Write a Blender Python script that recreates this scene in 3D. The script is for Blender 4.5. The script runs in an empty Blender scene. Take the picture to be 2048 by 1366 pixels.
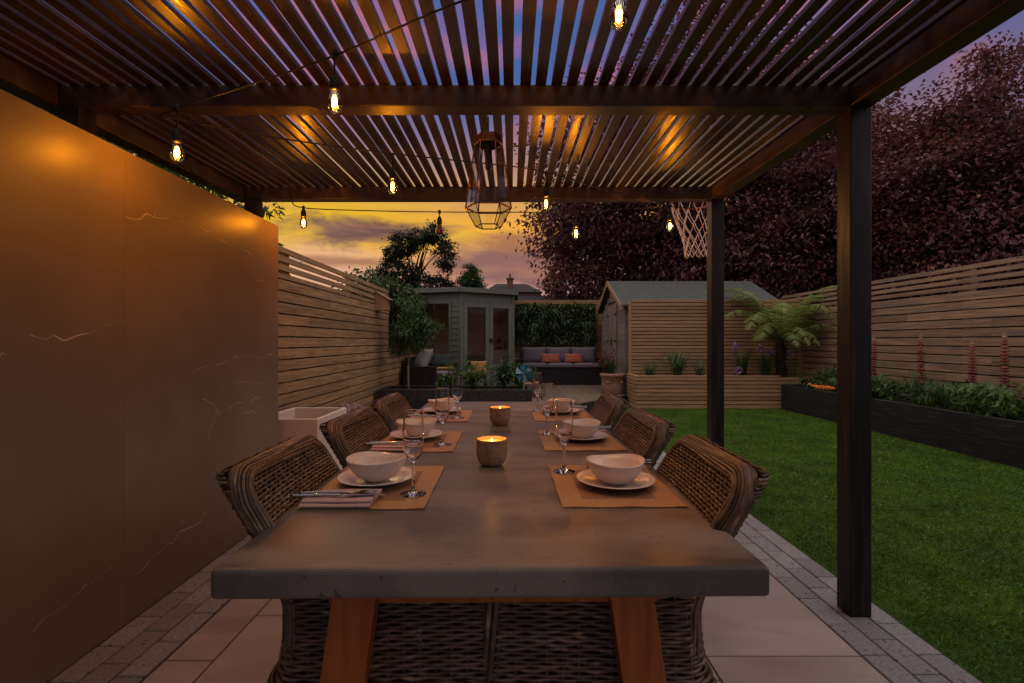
import bpy, math, random
import numpy as np
from mathutils import Vector, Matrix

random.seed(7)
RNG = np.random.default_rng(7)
SC = bpy.context.scene
COL = SC.collection
PI = math.pi
R = math.radians

# ------------------------------------------------------------------ camera
cam_d = bpy.data.cameras.new("camera")
cam_d.sensor_width = 36.0
cam_d.lens = 17.58
cam_d.clip_start = 0.05
cam_d.clip_end = 800
cam = bpy.data.objects.new("camera", cam_d)
cam.location = (0, 0, 1.16)
cam.rotation_euler = (R(90), 0, 0)
COL.objects.link(cam)
SC.camera = cam

SC.view_settings.view_transform = 'Standard'
SC.view_settings.look = 'None'
SC.view_settings.exposure = 0.28
SC.view_settings.gamma = 1.0
SC.cycles.use_denoising = True
SC.cycles.denoising_input_passes = 'RGB_ALBEDO_NORMAL'
SC.cycles.denoising_prefilter = 'ACCURATE'
SC.cycles.max_bounces = 10
SC.cycles.transparent_max_bounces = 24
SC.cycles.sample_clamp_indirect = 4.0
SC.cycles.caustics_reflective = False
SC.cycles.caustics_refractive = False

# ------------------------------------------------------------------ dusk sky (world)
SUN_EL, SUN_AZ = R(9), R(-24)          # the afterglow: low, ahead and to the left
world = bpy.data.worlds.new("World")
SC.world = world
world.use_nodes = True
def build_sky(nt):
    N, L = nt.nodes, nt.links
    N.clear()
    def node(t, **kw):
        n = N.new(t)
        for k, v in kw.items():
            setattr(n, k, v)
        return n
    def math_(op, a, b=None, c=None):
        n = node('ShaderNodeMath', operation=op)
        for i, v in enumerate((a, b, c)):
            if v is None: continue
            if isinstance(v, (int, float)): n.inputs[i].default_value = v
            else: L.new(v, n.inputs[i])
        return n.outputs[0]
    def ramp(fac, stops, interp='LINEAR'):
        n = node('ShaderNodeValToRGB')
        cr = n.color_ramp
        cr.interpolation = interp
        while len(cr.elements) < len(stops): cr.elements.new(0.5)
        for e, (p, c) in zip(cr.elements, stops):
            e.position = p
            e.color = (c, c, c, 1) if isinstance(c, (int, float)) else (*c, 1)
        L.new(fac, n.inputs[0])
        return n.outputs[0]
    def mix(fac, a, b, mode='MIX'):
        n = node('ShaderNodeMix', data_type='RGBA', blend_type=mode)
        for sock, v in ((n.inputs[0], fac), (n.inputs[6], a), (n.inputs[7], b)):
            if isinstance(v, (int, float)): sock.default_value = v
            elif isinstance(v, tuple): sock.default_value = (*v, 1)
            else: L.new(v, sock)
        return n.outputs[2]
    tc = node('ShaderNodeTexCoord')
    sep = node('ShaderNodeSeparateXYZ')
    L.new(tc.outputs['Generated'], sep.inputs[0])
    x, y, z = sep.outputs
    az = math_('ARCTAN2', x, y)
    el = math_('ARCSINE', math_('MINIMUM', math_('MAXIMUM', z, -1), 1))
    elp = math_('MAXIMUM', math_('MULTIPLY', el, 2 / PI), 0)
    def noise(sx, sy, scale, detail, rough, off=0.0, dist=0.0):
        cb = node('ShaderNodeCombineXYZ')
        L.new(math_('MULTIPLY_ADD', az, sx, off), cb.inputs[0])
        L.new(math_('MULTIPLY_ADD', el, sy, off * .37), cb.inputs[1])
        n = node('ShaderNodeTexNoise')
        n.inputs['Scale'].default_value = scale
        n.inputs['Detail'].default_value = detail
        n.inputs['Roughness'].default_value = rough
        n.inputs['Distortion'].default_value = dist
        L.new(cb.outputs[0], n.inputs['Vector'])
        return n.outputs['Fac']
    base = ramp(elp, [(0.0, (.30, .18, .19)), (.065, (.46, .24, .22)), (.105, (.78, .34, .14)), (.145, (.84, .39, .045)),
                      (.20, (.50, .28, .16)), (.27, (.26, .16, .25)), (.5, (.19, .16, .36)), (1.0, (.10, .15, .38))])
    # the bright yellow patch of afterglow
    def blob(a0, e0, ra, re, lo, hi, nz=None, amp=0):
        da = math_('MULTIPLY', math_('SUBTRACT', az, a0), 1 / ra)
        de = math_('MULTIPLY', math_('SUBTRACT', el, e0), 1 / re)
        d = math_('SQRT', math_('ADD', math_('MULTIPLY', da, da), math_('MULTIPLY', de, de)))
        if nz is not None:
            d = math_('ADD', d, math_('MULTIPLY', math_('SUBTRACT', nz, .5), amp))
        n = node('ShaderNodeMapRange', interpolation_type='SMOOTHSTEP')
        L.new(d, n.inputs[0])
        n.inputs[1].default_value = lo; n.inputs[2].default_value = hi
        n.inputs[3].default_value = 1; n.inputs[4].default_value = 0
        return n.outputs[0]
    n1 = noise(2.0, 7.0, 3.0, 7, .55, 3.1, .4)
    n2 = noise(1.6, 6.0, 5.0, 8, .6, 9.7, .6)
    glow = blob(-.42, .225, .34, .12, .1, 1.25, n1, .9)
    c = mix(math_('MULTIPLY', glow, .9), base, (.74, .43, .004))
    glow2 = blob(-.14, .20, .16, .035, .1, 1.2, n2, 1.4)
    c = mix(math_('MULTIPLY', glow2, .55), c, (.78, .50, .004))
    pale = blob(-.37, .135, .2, .06, .2, 1.2, n2, .8)
    c = mix(math_('MULTIPLY', pale, .7), c, (.74, .41, .28))
    # streaky clouds low in the sky
    cl1 = blob(-.29, .205, .17, .032, .25, 1.15, n2, 2.6)
    c = mix(math_('MULTIPLY', cl1, 1.0), c, (.125, .056, .056))
    cl2 = blob(.06, .155, .22, .062, .45, 1.1, n1, 2.0)
    c = mix(math_('MULTIPLY', cl2, .92), c, (.215, .10, .10))
    cl3 = blob(.0, .195, .22, .022, .2, 1.1, n2, 2.4)
    c = mix(math_('MULTIPLY', cl3, .85), c, (.33, .13, .07))
    cl4 = blob(-.30, .15, .16, .012, .2, 1.2, n2, 2.6)
    c = mix(math_('MULTIPLY', cl4, .85), c, (.30, .12, .06))
    streak = ramp(noise(1.5, 11.0, 2.6, 8, .6, 21.3, .5), [(.50, 0.0), (.66, 1.0)])
    lowmask = ramp(elp, [(.03, 0.0), (.09, .5), (.2, .5), (.32, 0.0)])
    c = mix(math_('MULTIPLY', streak, lowmask), c, (.45, .20, .11))
    # overhead: broken pink, violet and blue
    dome = node('ShaderNodeTexNoise')
    dome.inputs['Scale'].default_value = 4.2
    dome.inputs['Detail'].default_value = 6
    dome.inputs['Distortion'].default_value = .8
    L.new(tc.outputs['Generated'], dome.inputs['Vector'])
    up = ramp(dome.outputs['Fac'], [(.32, (.03, .11, .36)), (.45, (.07, .12, .32)), (.51, (.17, .12, .30)), (.57, (.42, .14, .20)), (.66, (.18, .14, .32))])
    upmask = ramp(elp, [(.19, 0.0), (.31, 1.0)])
    c = mix(upmask, c, up)
    # duller violet away from the afterglow
    away = node('ShaderNodeMapRange', interpolation_type='SMOOTHSTEP')
    L.new(math_('ABSOLUTE', math_('SUBTRACT', az, SUN_AZ)), away.inputs[0])
    away.inputs[1].default_value = .75; away.inputs[2].default_value = 1.25
    c = mix(math_('MULTIPLY', away.outputs[0], math_('SUBTRACT', 1.0, upmask)), c, (.13, .10, .19))
    # added fill: unseen sky made bright overhead and at the sides, dimmed behind
    def sstep(v, a, b_):
        n = node('ShaderNodeMapRange', interpolation_type='SMOOTHSTEP')
        L.new(v, n.inputs[0]); n.inputs[1].default_value = a; n.inputs[2].default_value = b_
        return n.outputs[0]
    aaz = math_('ABSOLUTE', math_('ADD', az, .15))
    side = math_('MULTIPLY', sstep(aaz, 1.05, 1.7), sstep(el, -.02, .35))
    side = math_('MULTIPLY', side, math_('SUBTRACT', 1.0, math_('MULTIPLY', sstep(aaz, 1.9, 2.6), .8)))
    fill_mask = math_('MAXIMUM', sstep(el, .72, 1.05), math_('MULTIPLY', side, .75))
    c = mix(fill_mask, c, (1.50, 1.35, 1.20))
    # the physical sky at the same low sun, as the underlying tone
    sky = node('ShaderNodeTexSky')
    sky.sky_type = 'NISHITA'
    sky.sun_disc = False
    sky.sun_elevation = SUN_EL
    sky.sun_rotation = SUN_AZ
    bg1 = node('ShaderNodeBackground'); bg1.inputs[1].default_value = .0012
    L.new(sky.outputs[0], bg1.inputs[0])
    bg2 = node('ShaderNodeBackground'); bg2.inputs[1].default_value = .86
    L.new(c, bg2.inputs[0])
    add = node('ShaderNodeAddShader')
    L.new(bg1.outputs[0], add.inputs[0]); L.new(bg2.outputs[0], add.inputs[1])
    out = node('ShaderNodeOutputWorld')
    L.new(add.outputs[0], out.inputs[0])
build_sky(world.node_tree)

sun_d = bpy.data.lights.new("sun", 'SUN')
sun_d.energy = 0.12
sun_d.angle = R(20)
sun_d.color = (1.0, .78, .5)
sun = bpy.data.objects.new("sun", sun_d)
_d = Vector((math.sin(SUN_AZ) * math.cos(SUN_EL), math.cos(SUN_AZ) * math.cos(SUN_EL), math.sin(SUN_EL)))
sun.rotation_euler = (-_d).to_track_quat('-Z', 'Y').to_euler()
sun.location = (-6, 14, 8)
COL.objects.link(sun)

# ------------------------------------------------------------------ materials
def material(name, c1, c2=None, rough=.6, spec=.4, metal=0.0, scale=8.0, stretch=(1, 1, 1), detail=5, lo=.35, hi=.65,
             island=0.0, shift=0.0, bump=0.0, bump_scale=None, bump_dist=.002, c3=None, c3_scale=2.0, c3_lo=.55, c3_hi=.7,
             emit=None, emit_s=0.0, translucent=0.0, rough_var=0.0, sheen=0.0, coat=0.0, hue=0.0):
    m = bpy.data.materials.new(name)
    m.use_nodes = True
    nt = m.node_tree
    N, L = nt.nodes, nt.links
    p = N['Principled BSDF']
    p.inputs['Roughness'].default_value = rough
    p.inputs['Specular IOR Level'].default_value = spec
    p.inputs['Metallic'].default_value = metal
    if coat: p.inputs['Coat Weight'].default_value = coat
    if sheen: p.inputs['Sheen Weight'].default_value = sheen
    tc = N.new('ShaderNodeTexCoord')
    mp = N.new('ShaderNodeMapping')
    mp.inputs['Scale'].default_value = stretch
    L.new(tc.outputs['Object'], mp.inputs['Vector'])
    geo = N.new('ShaderNodeNewGeometry')
    rnd = geo.outputs['Random Per Island']
    vec = mp.outputs[0]
    if shift:
        cb = N.new('ShaderNodeCombineXYZ')
        mm = N.new('ShaderNodeMath'); mm.operation = 'MULTIPLY'; mm.inputs[1].default_value = shift
        L.new(rnd, mm.inputs[0])
        for i in range(3): L.new(mm.outputs[0], cb.inputs[i])
        va = N.new('ShaderNodeVectorMath'); va.operation = 'ADD'
        L.new(vec, va.inputs[0]); L.new(cb.outputs[0], va.inputs[1])
        vec = va.outputs[0]
    nz = N.new('ShaderNodeTexNoise')
    nz.inputs['Scale'].default_value = scale
    nz.inputs['Detail'].default_value = detail
    nz.inputs['Roughness'].default_value = .6
    L.new(vec, nz.inputs['Vector'])
    if c2 is None: c2 = tuple(v * .75 for v in c1)
    cr = N.new('ShaderNodeValToRGB')
    cr.color_ramp.elements[0].position = lo; cr.color_ramp.elements[0].color = (*c2, 1)
    cr.color_ramp.elements[1].position = hi; cr.color_ramp.elements[1].color = (*c1, 1)
    L.new(nz.outputs['Fac'], cr.inputs[0])
    col = cr.outputs[0]
    if c3 is not None:
        n3 = N.new('ShaderNodeTexNoise')
        n3.inputs['Scale'].default_value = c3_scale; n3.inputs['Detail'].default_value = 4
        L.new(vec, n3.inputs['Vector'])
        r3 = N.new('ShaderNodeValToRGB')
        r3.color_ramp.elements[0].position = c3_lo; r3.color_ramp.elements[1].position = c3_hi
        L.new(n3.outputs['Fac'], r3.inputs[0])
        mx = N.new('ShaderNodeMix'); mx.data_type = 'RGBA'
        L.new(r3.outputs[0], mx.inputs[0]); L.new(col, mx.inputs[6]); mx.inputs[7].default_value = (*c3, 1)
        col = mx.outputs[2]
    if island or hue:
        hs = N.new('ShaderNodeHueSaturation')
        mr = N.new('ShaderNodeMapRange')
        mr.inputs[3].default_value = 1 - island; mr.inputs[4].default_value = 1 + island
        L.new(rnd, mr.inputs[0]); L.new(mr.outputs[0], hs.inputs['Value'])
        if hue:
            wn = N.new('ShaderNodeTexWhiteNoise'); wn.noise_dimensions = '1D'
            L.new(rnd, wn.inputs['W'])
            mh = N.new('ShaderNodeMapRange'); mh.inputs[3].default_value = .5 - hue; mh.inputs[4].default_value = .5 + hue
            L.new(wn.outputs['Value'], mh.inputs[0]); L.new(mh.outputs[0], hs.inputs['Hue'])
        L.new(col, hs.inputs['Color'])
        col = hs.outputs[0]
    L.new(col, p.inputs['Base Color'])
    if rough_var:
        rr = N.new('ShaderNodeMapRange')
        rr.inputs[3].default_value = max(.02, rough - rough_var); rr.inputs[4].default_value = min(1, rough + rough_var)
        rr.inputs[1].default_value = .3; rr.inputs[2].default_value = .7
        L.new(nz.outputs['Fac'], rr.inputs[0]); L.new(rr.outputs[0], p.inputs['Roughness'])
    if bump:
        src = nz
        if bump_scale:
            src = N.new('ShaderNodeTexNoise')
            src.inputs['Scale'].default_value = bump_scale; src.inputs['Detail'].default_value = 4
            L.new(vec, src.inputs['Vector'])
        b = N.new('ShaderNodeBump')
        b.inputs['Strength'].default_value = bump; b.inputs['Distance'].default_value = bump_dist
        L.new(src.outputs['Fac'], b.inputs['Height']); L.new(b.outputs[0], p.inputs['Normal'])
    if emit:
        p.inputs['Emission Color'].default_value = (*emit, 1)
        p.inputs['Emission Strength'].default_value = emit_s
    if translucent:
        t = N.new('ShaderNodeBsdfTranslucent')
        L.new(col, t.inputs[0])
        ms = N.new('ShaderNodeMixShader'); ms.inputs[0].default_value = translucent
        L.new(p.outputs[0], ms.inputs[1]); L.new(t.outputs[0], ms.inputs[2])
        L.new(ms.outputs[0], N['Material Output'].inputs[0])
    return m

def glass_thin(name, tint=(1, 1, 1), rough=.03, refl=1.0):
    m = bpy.data.materials.new(name); m.use_nodes = True
    nt = m.node_tree; N, L = nt.nodes, nt.links
    N.remove(N['Principled BSDF'])
    tr = N.new('ShaderNodeBsdfTransparent'); tr.inputs[0].default_value = (*tint, 1)
    gl = N.new('ShaderNodeBsdfGlossy'); gl.inputs['Roughness'].default_value = rough
    fr = N.new('ShaderNodeFresnel'); fr.inputs[0].default_value = 1.5
    mu = N.new('ShaderNodeMath'); mu.operation = 'MULTIPLY'; mu.inputs[1].default_value = refl
    L.new(fr.outputs[0], mu.inputs[0])
    ms = N.new('ShaderNodeMixShader')
    L.new(mu.outputs[0], ms.inputs[0]); L.new(tr.outputs[0], ms.inputs[1]); L.new(gl.outputs[0], ms.inputs[2])
    L.new(ms.outputs[0], N['Material Output'].inputs[0])
    return m

def emission(name, col, s):
    m = bpy.data.materials.new(name); m.use_nodes = True
    nt = m.node_tree; N, L = nt.nodes, nt.links
    N.remove(N['Principled BSDF'])
    e = N.new('ShaderNodeEmission'); e.inputs[0].default_value = (*col, 1); e.inputs[1].default_value = s
    L.new(e.outputs[0], N['Material Output'].inputs[0])
    return m

M = {}
M['beam'] = material("stained beam timber", (.032, .018, .010), (.015, .009, .005), rough=.42, spec=.45, scale=4, stretch=(3, 3, 3), bump=.35, bump_scale=40, rough_var=.1, c3=(.070, .042, .026), c3_scale=3)
M['slat'] = material("stained slat timber", (.038, .020, .009), (.018, .010, .005), rough=.34, spec=.5, scale=6, stretch=(9, .5, 9), island=.3, shift=40, bump=.3, bump_dist=.001, rough_var=.1)
M['post'] = material("black stained post timber", (.016, .012, .010), (.007, .0055, .0045), rough=.5, spec=.28, scale=5, stretch=(7, 7, .6), bump=.4, bump_dist=.002, c3=(.040, .031, .027), c3_scale=3, rough_var=.1)
M['stone'] = material("dark porcelain slab", (.225, .178, .130), (.165, .130, .096), rough=.40, island=.05, shift=9, spec=.5, scale=1.6, detail=8, bump=.12, bump_scale=160, bump_dist=.0008, rough_var=.03)
M['vein'] = material("pale stone vein", (.78, .68, .57), (.28, .22, .165), rough=.4, scale=9, lo=.42, hi=.62)
M['fence'] = material("larch fence board", (.390, .230, .110), (.140, .080, .038), rough=.62, scale=3.2, stretch=(16, .8, 16), island=.24, shift=60, bump=.4, bump_dist=.0015, lo=.3, hi=.62, c3=(.22, .155, .10), c3_scale=1.2, c3_lo=.5, c3_hi=.7)  # light falling on the left fence is put into a brighter, warmer base
M['fence_shaded'] = material("shaded larch fence board", (.345, .215, .128), (.130, .080, .046), rough=.65, scale=3.2, stretch=(16, .8, 16), island=.22, shift=60, bump=.4, bump_dist=.0015, lo=.3, hi=.62, c3=(.16, .125, .105), c3_scale=1.2, c3_lo=.5, c3_hi=.7)  # same larch, weaker light on the right fence put into a darker, greyer colour
M['fence_x'] = material("larch fence board crosswise", (.36, .20, .09), (.18, .10, .045), rough=.62, scale=3.2, stretch=(.8, 16, 16), island=.24, shift=60, bump=.4, bump_dist=.0015, lo=.3, hi=.62)
M['batten'] = material("cedar batten", (.430, .255, .125), (.250, .145, .070), rough=.6, scale=4, stretch=(.8, 16, 16), island=.2, shift=60, bump=.3, bump_dist=.001)
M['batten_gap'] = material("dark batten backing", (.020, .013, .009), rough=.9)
M['concrete'] = material("brown concrete table", (.200, .168, .143), (.082, .070, .062), rough=.40, spec=.42, scale=2.6, detail=12, stretch=(1, 2.0, 1), lo=.40, hi=.60, bump=.25, bump_scale=60, bump_dist=.0014, c3=(.055, .045, .038), c3_scale=60, c3_lo=.66, c3_hi=.71, rough_var=.14)
M['leg'] = material("red brown table leg", (.420, .115, .018), (.250, .062, .010), rough=.42, spec=.45, scale=5, stretch=(10, 10, .7), bump=.15, bump_dist=.001)
M['wicker'] = material("dark wicker strand", (.165, .100, .056), (.034, .021, .012), rough=.40, spec=.45, scale=26, island=.55, shift=30, lo=.3, hi=.7, c3=(.30, .20, .12), c3_scale=18, c3_lo=.58, c3_hi=.74)
M['wicker_in'] = material("wicker inner lining", (.024, .015, .010), rough=.95, spec=.1)
M['chair_leg'] = material("chair leg timber", (.30, .15, .07), (.2, .1, .05), rough=.5, scale=5, stretch=(10, 10, 1))
M['mat'] = material("tan woven placemat", (.47, .270, .120), (.37, .21, .09), rough=.55, scale=160, bump=.5, bump_scale=420, bump_dist=.0006)
M['mat_centre'] = material("brown woven placemat centre", (.275, .150, .080), (.22, .118, .062), rough=.55, scale=160, bump=.5, bump_scale=420, bump_dist=.0006)
M['china'] = material("cream glazed china", (.76, .65, .56), (.72, .61, .52), rough=.16, spec=.55, scale=3, coat=.2)
M['linen'] = material("dusty pink linen", (.56, .375, .345), (.48, .32, .295), rough=.9, scale=240, bump=.4, bump_scale=600, bump_dist=.0004, sheen=.2)
M['steel'] = material("polished cutlery steel", (.46, .42, .39), rough=.14, metal=1.0)
M['candle'] = material("speckled candle ceramic", (.42, .26, .145), (.25, .15, .08), rough=.55, scale=45, bump=.3, bump_scale=90)
M['wax'] = material("glowing candle wax", (.9, .6, .2), rough=.4, emit=(1.0, .30, .025), emit_s=1.0)
M['flame'] = emission("candle flame", (1.0, .55, .10), 9.0)
M['paver'] = material("granite paver", (.245, .240, .250), (.150, .147, .153), rough=.75, scale=90, island=.18, bump=.4, bump_scale=130, bump_dist=.002, c3=(.055, .050, .048), c3_scale=42, c3_lo=.64, c3_hi=.67)
M['tile'] = material("pinkish porcelain paving", (.350, .292, .270), (.275, .228, .210), rough=.55, spec=.35, scale=1.5, detail=9, stretch=(1, 3, 1), island=.05, shift=20, bump=.12, bump_scale=60, c3=(.25, .19, .17), c3_scale=1.4)
M['joint'] = material("dark paving joint", (.045, .036, .030), rough=.95)
M['soil'] = material("dark soil", (.035, .024, .017), (.018, .012, .009), rough=.95, scale=25, bump=.8, bump_scale=60, bump_dist=.02)
M['turf'] = material("turf base", (.038, .085, .006), (.020, .046, .004), rough=.9, scale=5, detail=8, bump=.8, bump_scale=150, bump_dist=.01)
M['blade'] = material("turf blade", (.130, .240, .008), (.054, .116, .005), rough=.5, scale=2.5, island=.35, hue=.02, translucent=.25, c3=(.095, .19, .025), c3_scale=6, c3_lo=.5, c3_hi=.75)
M['deck'] = material("brown deck board", (.165, .110, .080), (.110, .074, .054), rough=.6, scale=5, stretch=(10, .8, 10), island=.14, shift=30, bump=.3)
M['black_timber'] = material("black sleeper timber", (.017, .015, .014), (.008, .007, .007), rough=.7, scale=5, stretch=(4, 1, 14), island=.3, shift=20, bump=.6, bump_dist=.004, c3=(.060, .056, .054), c3_scale=5, c3_lo=.56, c3_hi=.76)
M['white_pot'] = material("cream planter fibreclay", (.72, .63, .55), (.68, .59, .51), rough=.6, scale=4, bump=.1, bump_scale=80)
M['sage'] = material("sage green painted board", (.150, .162, .130), (.115, .125, .100), rough=.6, scale=6, stretch=(2, 2, 12), island=.06)
M['cream_wood'] = material("pale inside boarding", (.84, .62, .50), (.70, .50, .40), rough=.65, scale=3, stretch=(.8, .8, 14), island=.08, shift=20)
M['felt'] = material("grey roofing felt", (.085, .090, .088), (.060, .064, .063), rough=.9, scale=22, bump=.4, bump_scale=120)
M['grey_board'] = material("weathered shed board", (.245, .200, .165), (.160, .130, .108), rough=.75, scale=4, stretch=(14, 1, 14), island=.15, shift=30, bump=.4)
M['shed_door'] = material("weathered shed door board", (.225, .165, .125), (.155, .112, .085), rough=.75, scale=4, stretch=(14, 14, 1), island=.12, shift=30, bump=.4)
M['shed_trim'] = material("shed barge board", (.36, .20, .11), (.24, .135, .075), rough=.65, scale=5)
M['black_metal'] = material("black metal", (.012, .011, .011), rough=.45, spec=.5, scale=8)
M['cable'] = material("black rubber cable", (.010, .009, .009), rough=.55, scale=8)
M['copper'] = material("aged copper", (.40, .17, .075), (.22, .09, .04), rough=.34, metal=.9, scale=20)
M['clear'] = glass_thin("clear pane glass", (.95, .96, .95), .02, .45)
M['bulb_glass'] = glass_thin("amber bulb glass", (1.0, .66, .22), .02, .9)
M['filament'] = emission("glowing filament", (1.0, .60, .18), 22.0)
M['terracotta'] = material("weathered terracotta", (.36, .185, .115), (.25, .135, .09), rough=.8, scale=5, c3=(.36, .27, .21), c3_scale=4, c3_lo=.5, c3_hi=.75, bump=.3)
M['rattan'] = material("black garden rattan", (.028, .024, .025), (.014, .012, .012), rough=.5, scale=20, island=.3)
M['cushion'] = material("mauve grey cushion cloth", (.150, .125, .150), (.125, .104, .125), rough=.9, scale=120, bump=.3, bump_scale=300, bump_dist=.001)
M['cushion_grey'] = material("pale grey cushion cloth", (.27, .245, .25), (.2, .185, .19), rough=.9, scale=30)
M['cushion_teal'] = material("teal cushion cloth", (.022, .036, .036), (.016, .026, .026), rough=.9, scale=30)
M['cushion_tan'] = material("tan cushion cloth", (.34, .17, .055), (.26, .13, .04), rough=.9, scale=30)
M['coral'] = material("coral striped cushion cloth", (.52, .155, .085), (.30, .075, .050), rough=.9, scale=3.0, stretch=(1.5, 1, 26), lo=.42, hi=.58)
M['net'] = material("pale net cord", (.72, .56, .48), rough=.8)
M['orange'] = material("orange toy plastic", (.75, .19, .015), (.6, .14, .01), rough=.4)
M['orange_dark'] = material("dark toy stripe", (.25, .05, .008), rough=.45)
M['blue'] = material("blue pinwheel foil", (.02, .22, .36), (.015, .15, .26), rough=.3, scale=20)
M['pale_blue'] = material("striped pinwheel foil", (.45, .5, .5), (.02, .22, .36), rough=.3, scale=4, stretch=(30, 30, 2), lo=.45, hi=.55)
M['brick'] = material("house brick", (.20, .10, .07), (.14, .07, .05), rough=.85, scale=10)
M['roof_tile'] = material("dark clay roof tile", (.030, .019, .019), (.020, .013, .013), rough=.85, scale=12)
M['render'] = material("grey flat roof edge", (.19, .185, .19), (.16, .155, .16), rough=.8, scale=4)
M['white_wood'] = material("white cabinet paint", (.62, .55, .49), rough=.5)
M['red'] = material("red lantern enamel", (.26, .045, .03), rough=.4)
M['bark'] = material("tree bark", (.055, .042, .034), (.03, .022, .018), rough=.9, scale=8, stretch=(4, 4, 1), bump=.8, bump_dist=.01)
M['twig'] = material("pale young trunk", (.25, .19, .13), (.18, .13, .09), rough=.8, scale=12)
M['leaf_purple'] = material("copper maple leaf", (.190, .062, .064), (.080, .030, .036), rough=.45, scale=1.1, island=.55, hue=.03, translucent=.3, lo=.3, hi=.7, c3=(.25, .08, .05), c3_scale=.7, c3_lo=.5, c3_hi=.75)
M['leaf_dark'] = material("dark tree leaf", (.040, .058, .024), (.020, .030, .014), rough=.55, scale=1.5, island=.4, hue=.02, translucent=.3)
M['leaf_green'] = material("green leaf", (.060, .125, .026), (.030, .070, .016), rough=.45, scale=4, island=.4, hue=.025, translucent=.3)
M['leaf_bright'] = material("bright green leaf", (.105, .185, .030), (.055, .110, .020), rough=.42, scale=4, island=.35, hue=.02, translucent=.3)
M['leaf_fern'] = material("fern leaf", (.230, .290, .055), (.13, .18, .034), rough=.5, scale=4, island=.25, hue=.015, translucent=.3)
M['leaf_wall'] = material("foliage panel leaf", (.085, .135, .034), (.032, .058, .017), rough=.4, scale=2.5, island=.6, hue=.05, c3=(.17, .16, .05), c3_scale=5, c3_lo=.55, c3_hi=.75)
M['leaf_blade'] = material("strap leaf", (.105, .185, .060), (.055, .10, .034), rough=.45, scale=4, island=.4, hue=.02, translucent=.2)
M['leaf_red'] = material("red acer leaf", (.22, .035, .045), (.12, .02, .03), rough=.5, scale=4, island=.4, translucent=.3)
M['petal_red'] = material("rust red petal", (.26, .070, .048), (.15, .038, .034), rough=.6, scale=30, island=.35, hue=.02)
M['petal_tip'] = material("pale flower tip", (.45, .32, .18), rough=.6)
M['petal_purple'] = material("lilac petal", (.44, .25, .42), (.30, .16, .32), rough=.6, scale=30, island=.4, hue=.02)
M['stalk'] = material("green stalk", (.10, .13, .04), rough=.6)
M['fibre'] = material("tree fern trunk fibre", (.045, .028, .020), (.02, .012, .009), rough=.95, scale=30, bump=.8, bump_dist=.01)

# ------------------------------------------------------------------ mesh helpers
def base_of(o):
    v = Vector((0, 0, 0))
    while o is not None:
        v += o.location
        o = o.parent
    return v

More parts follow.
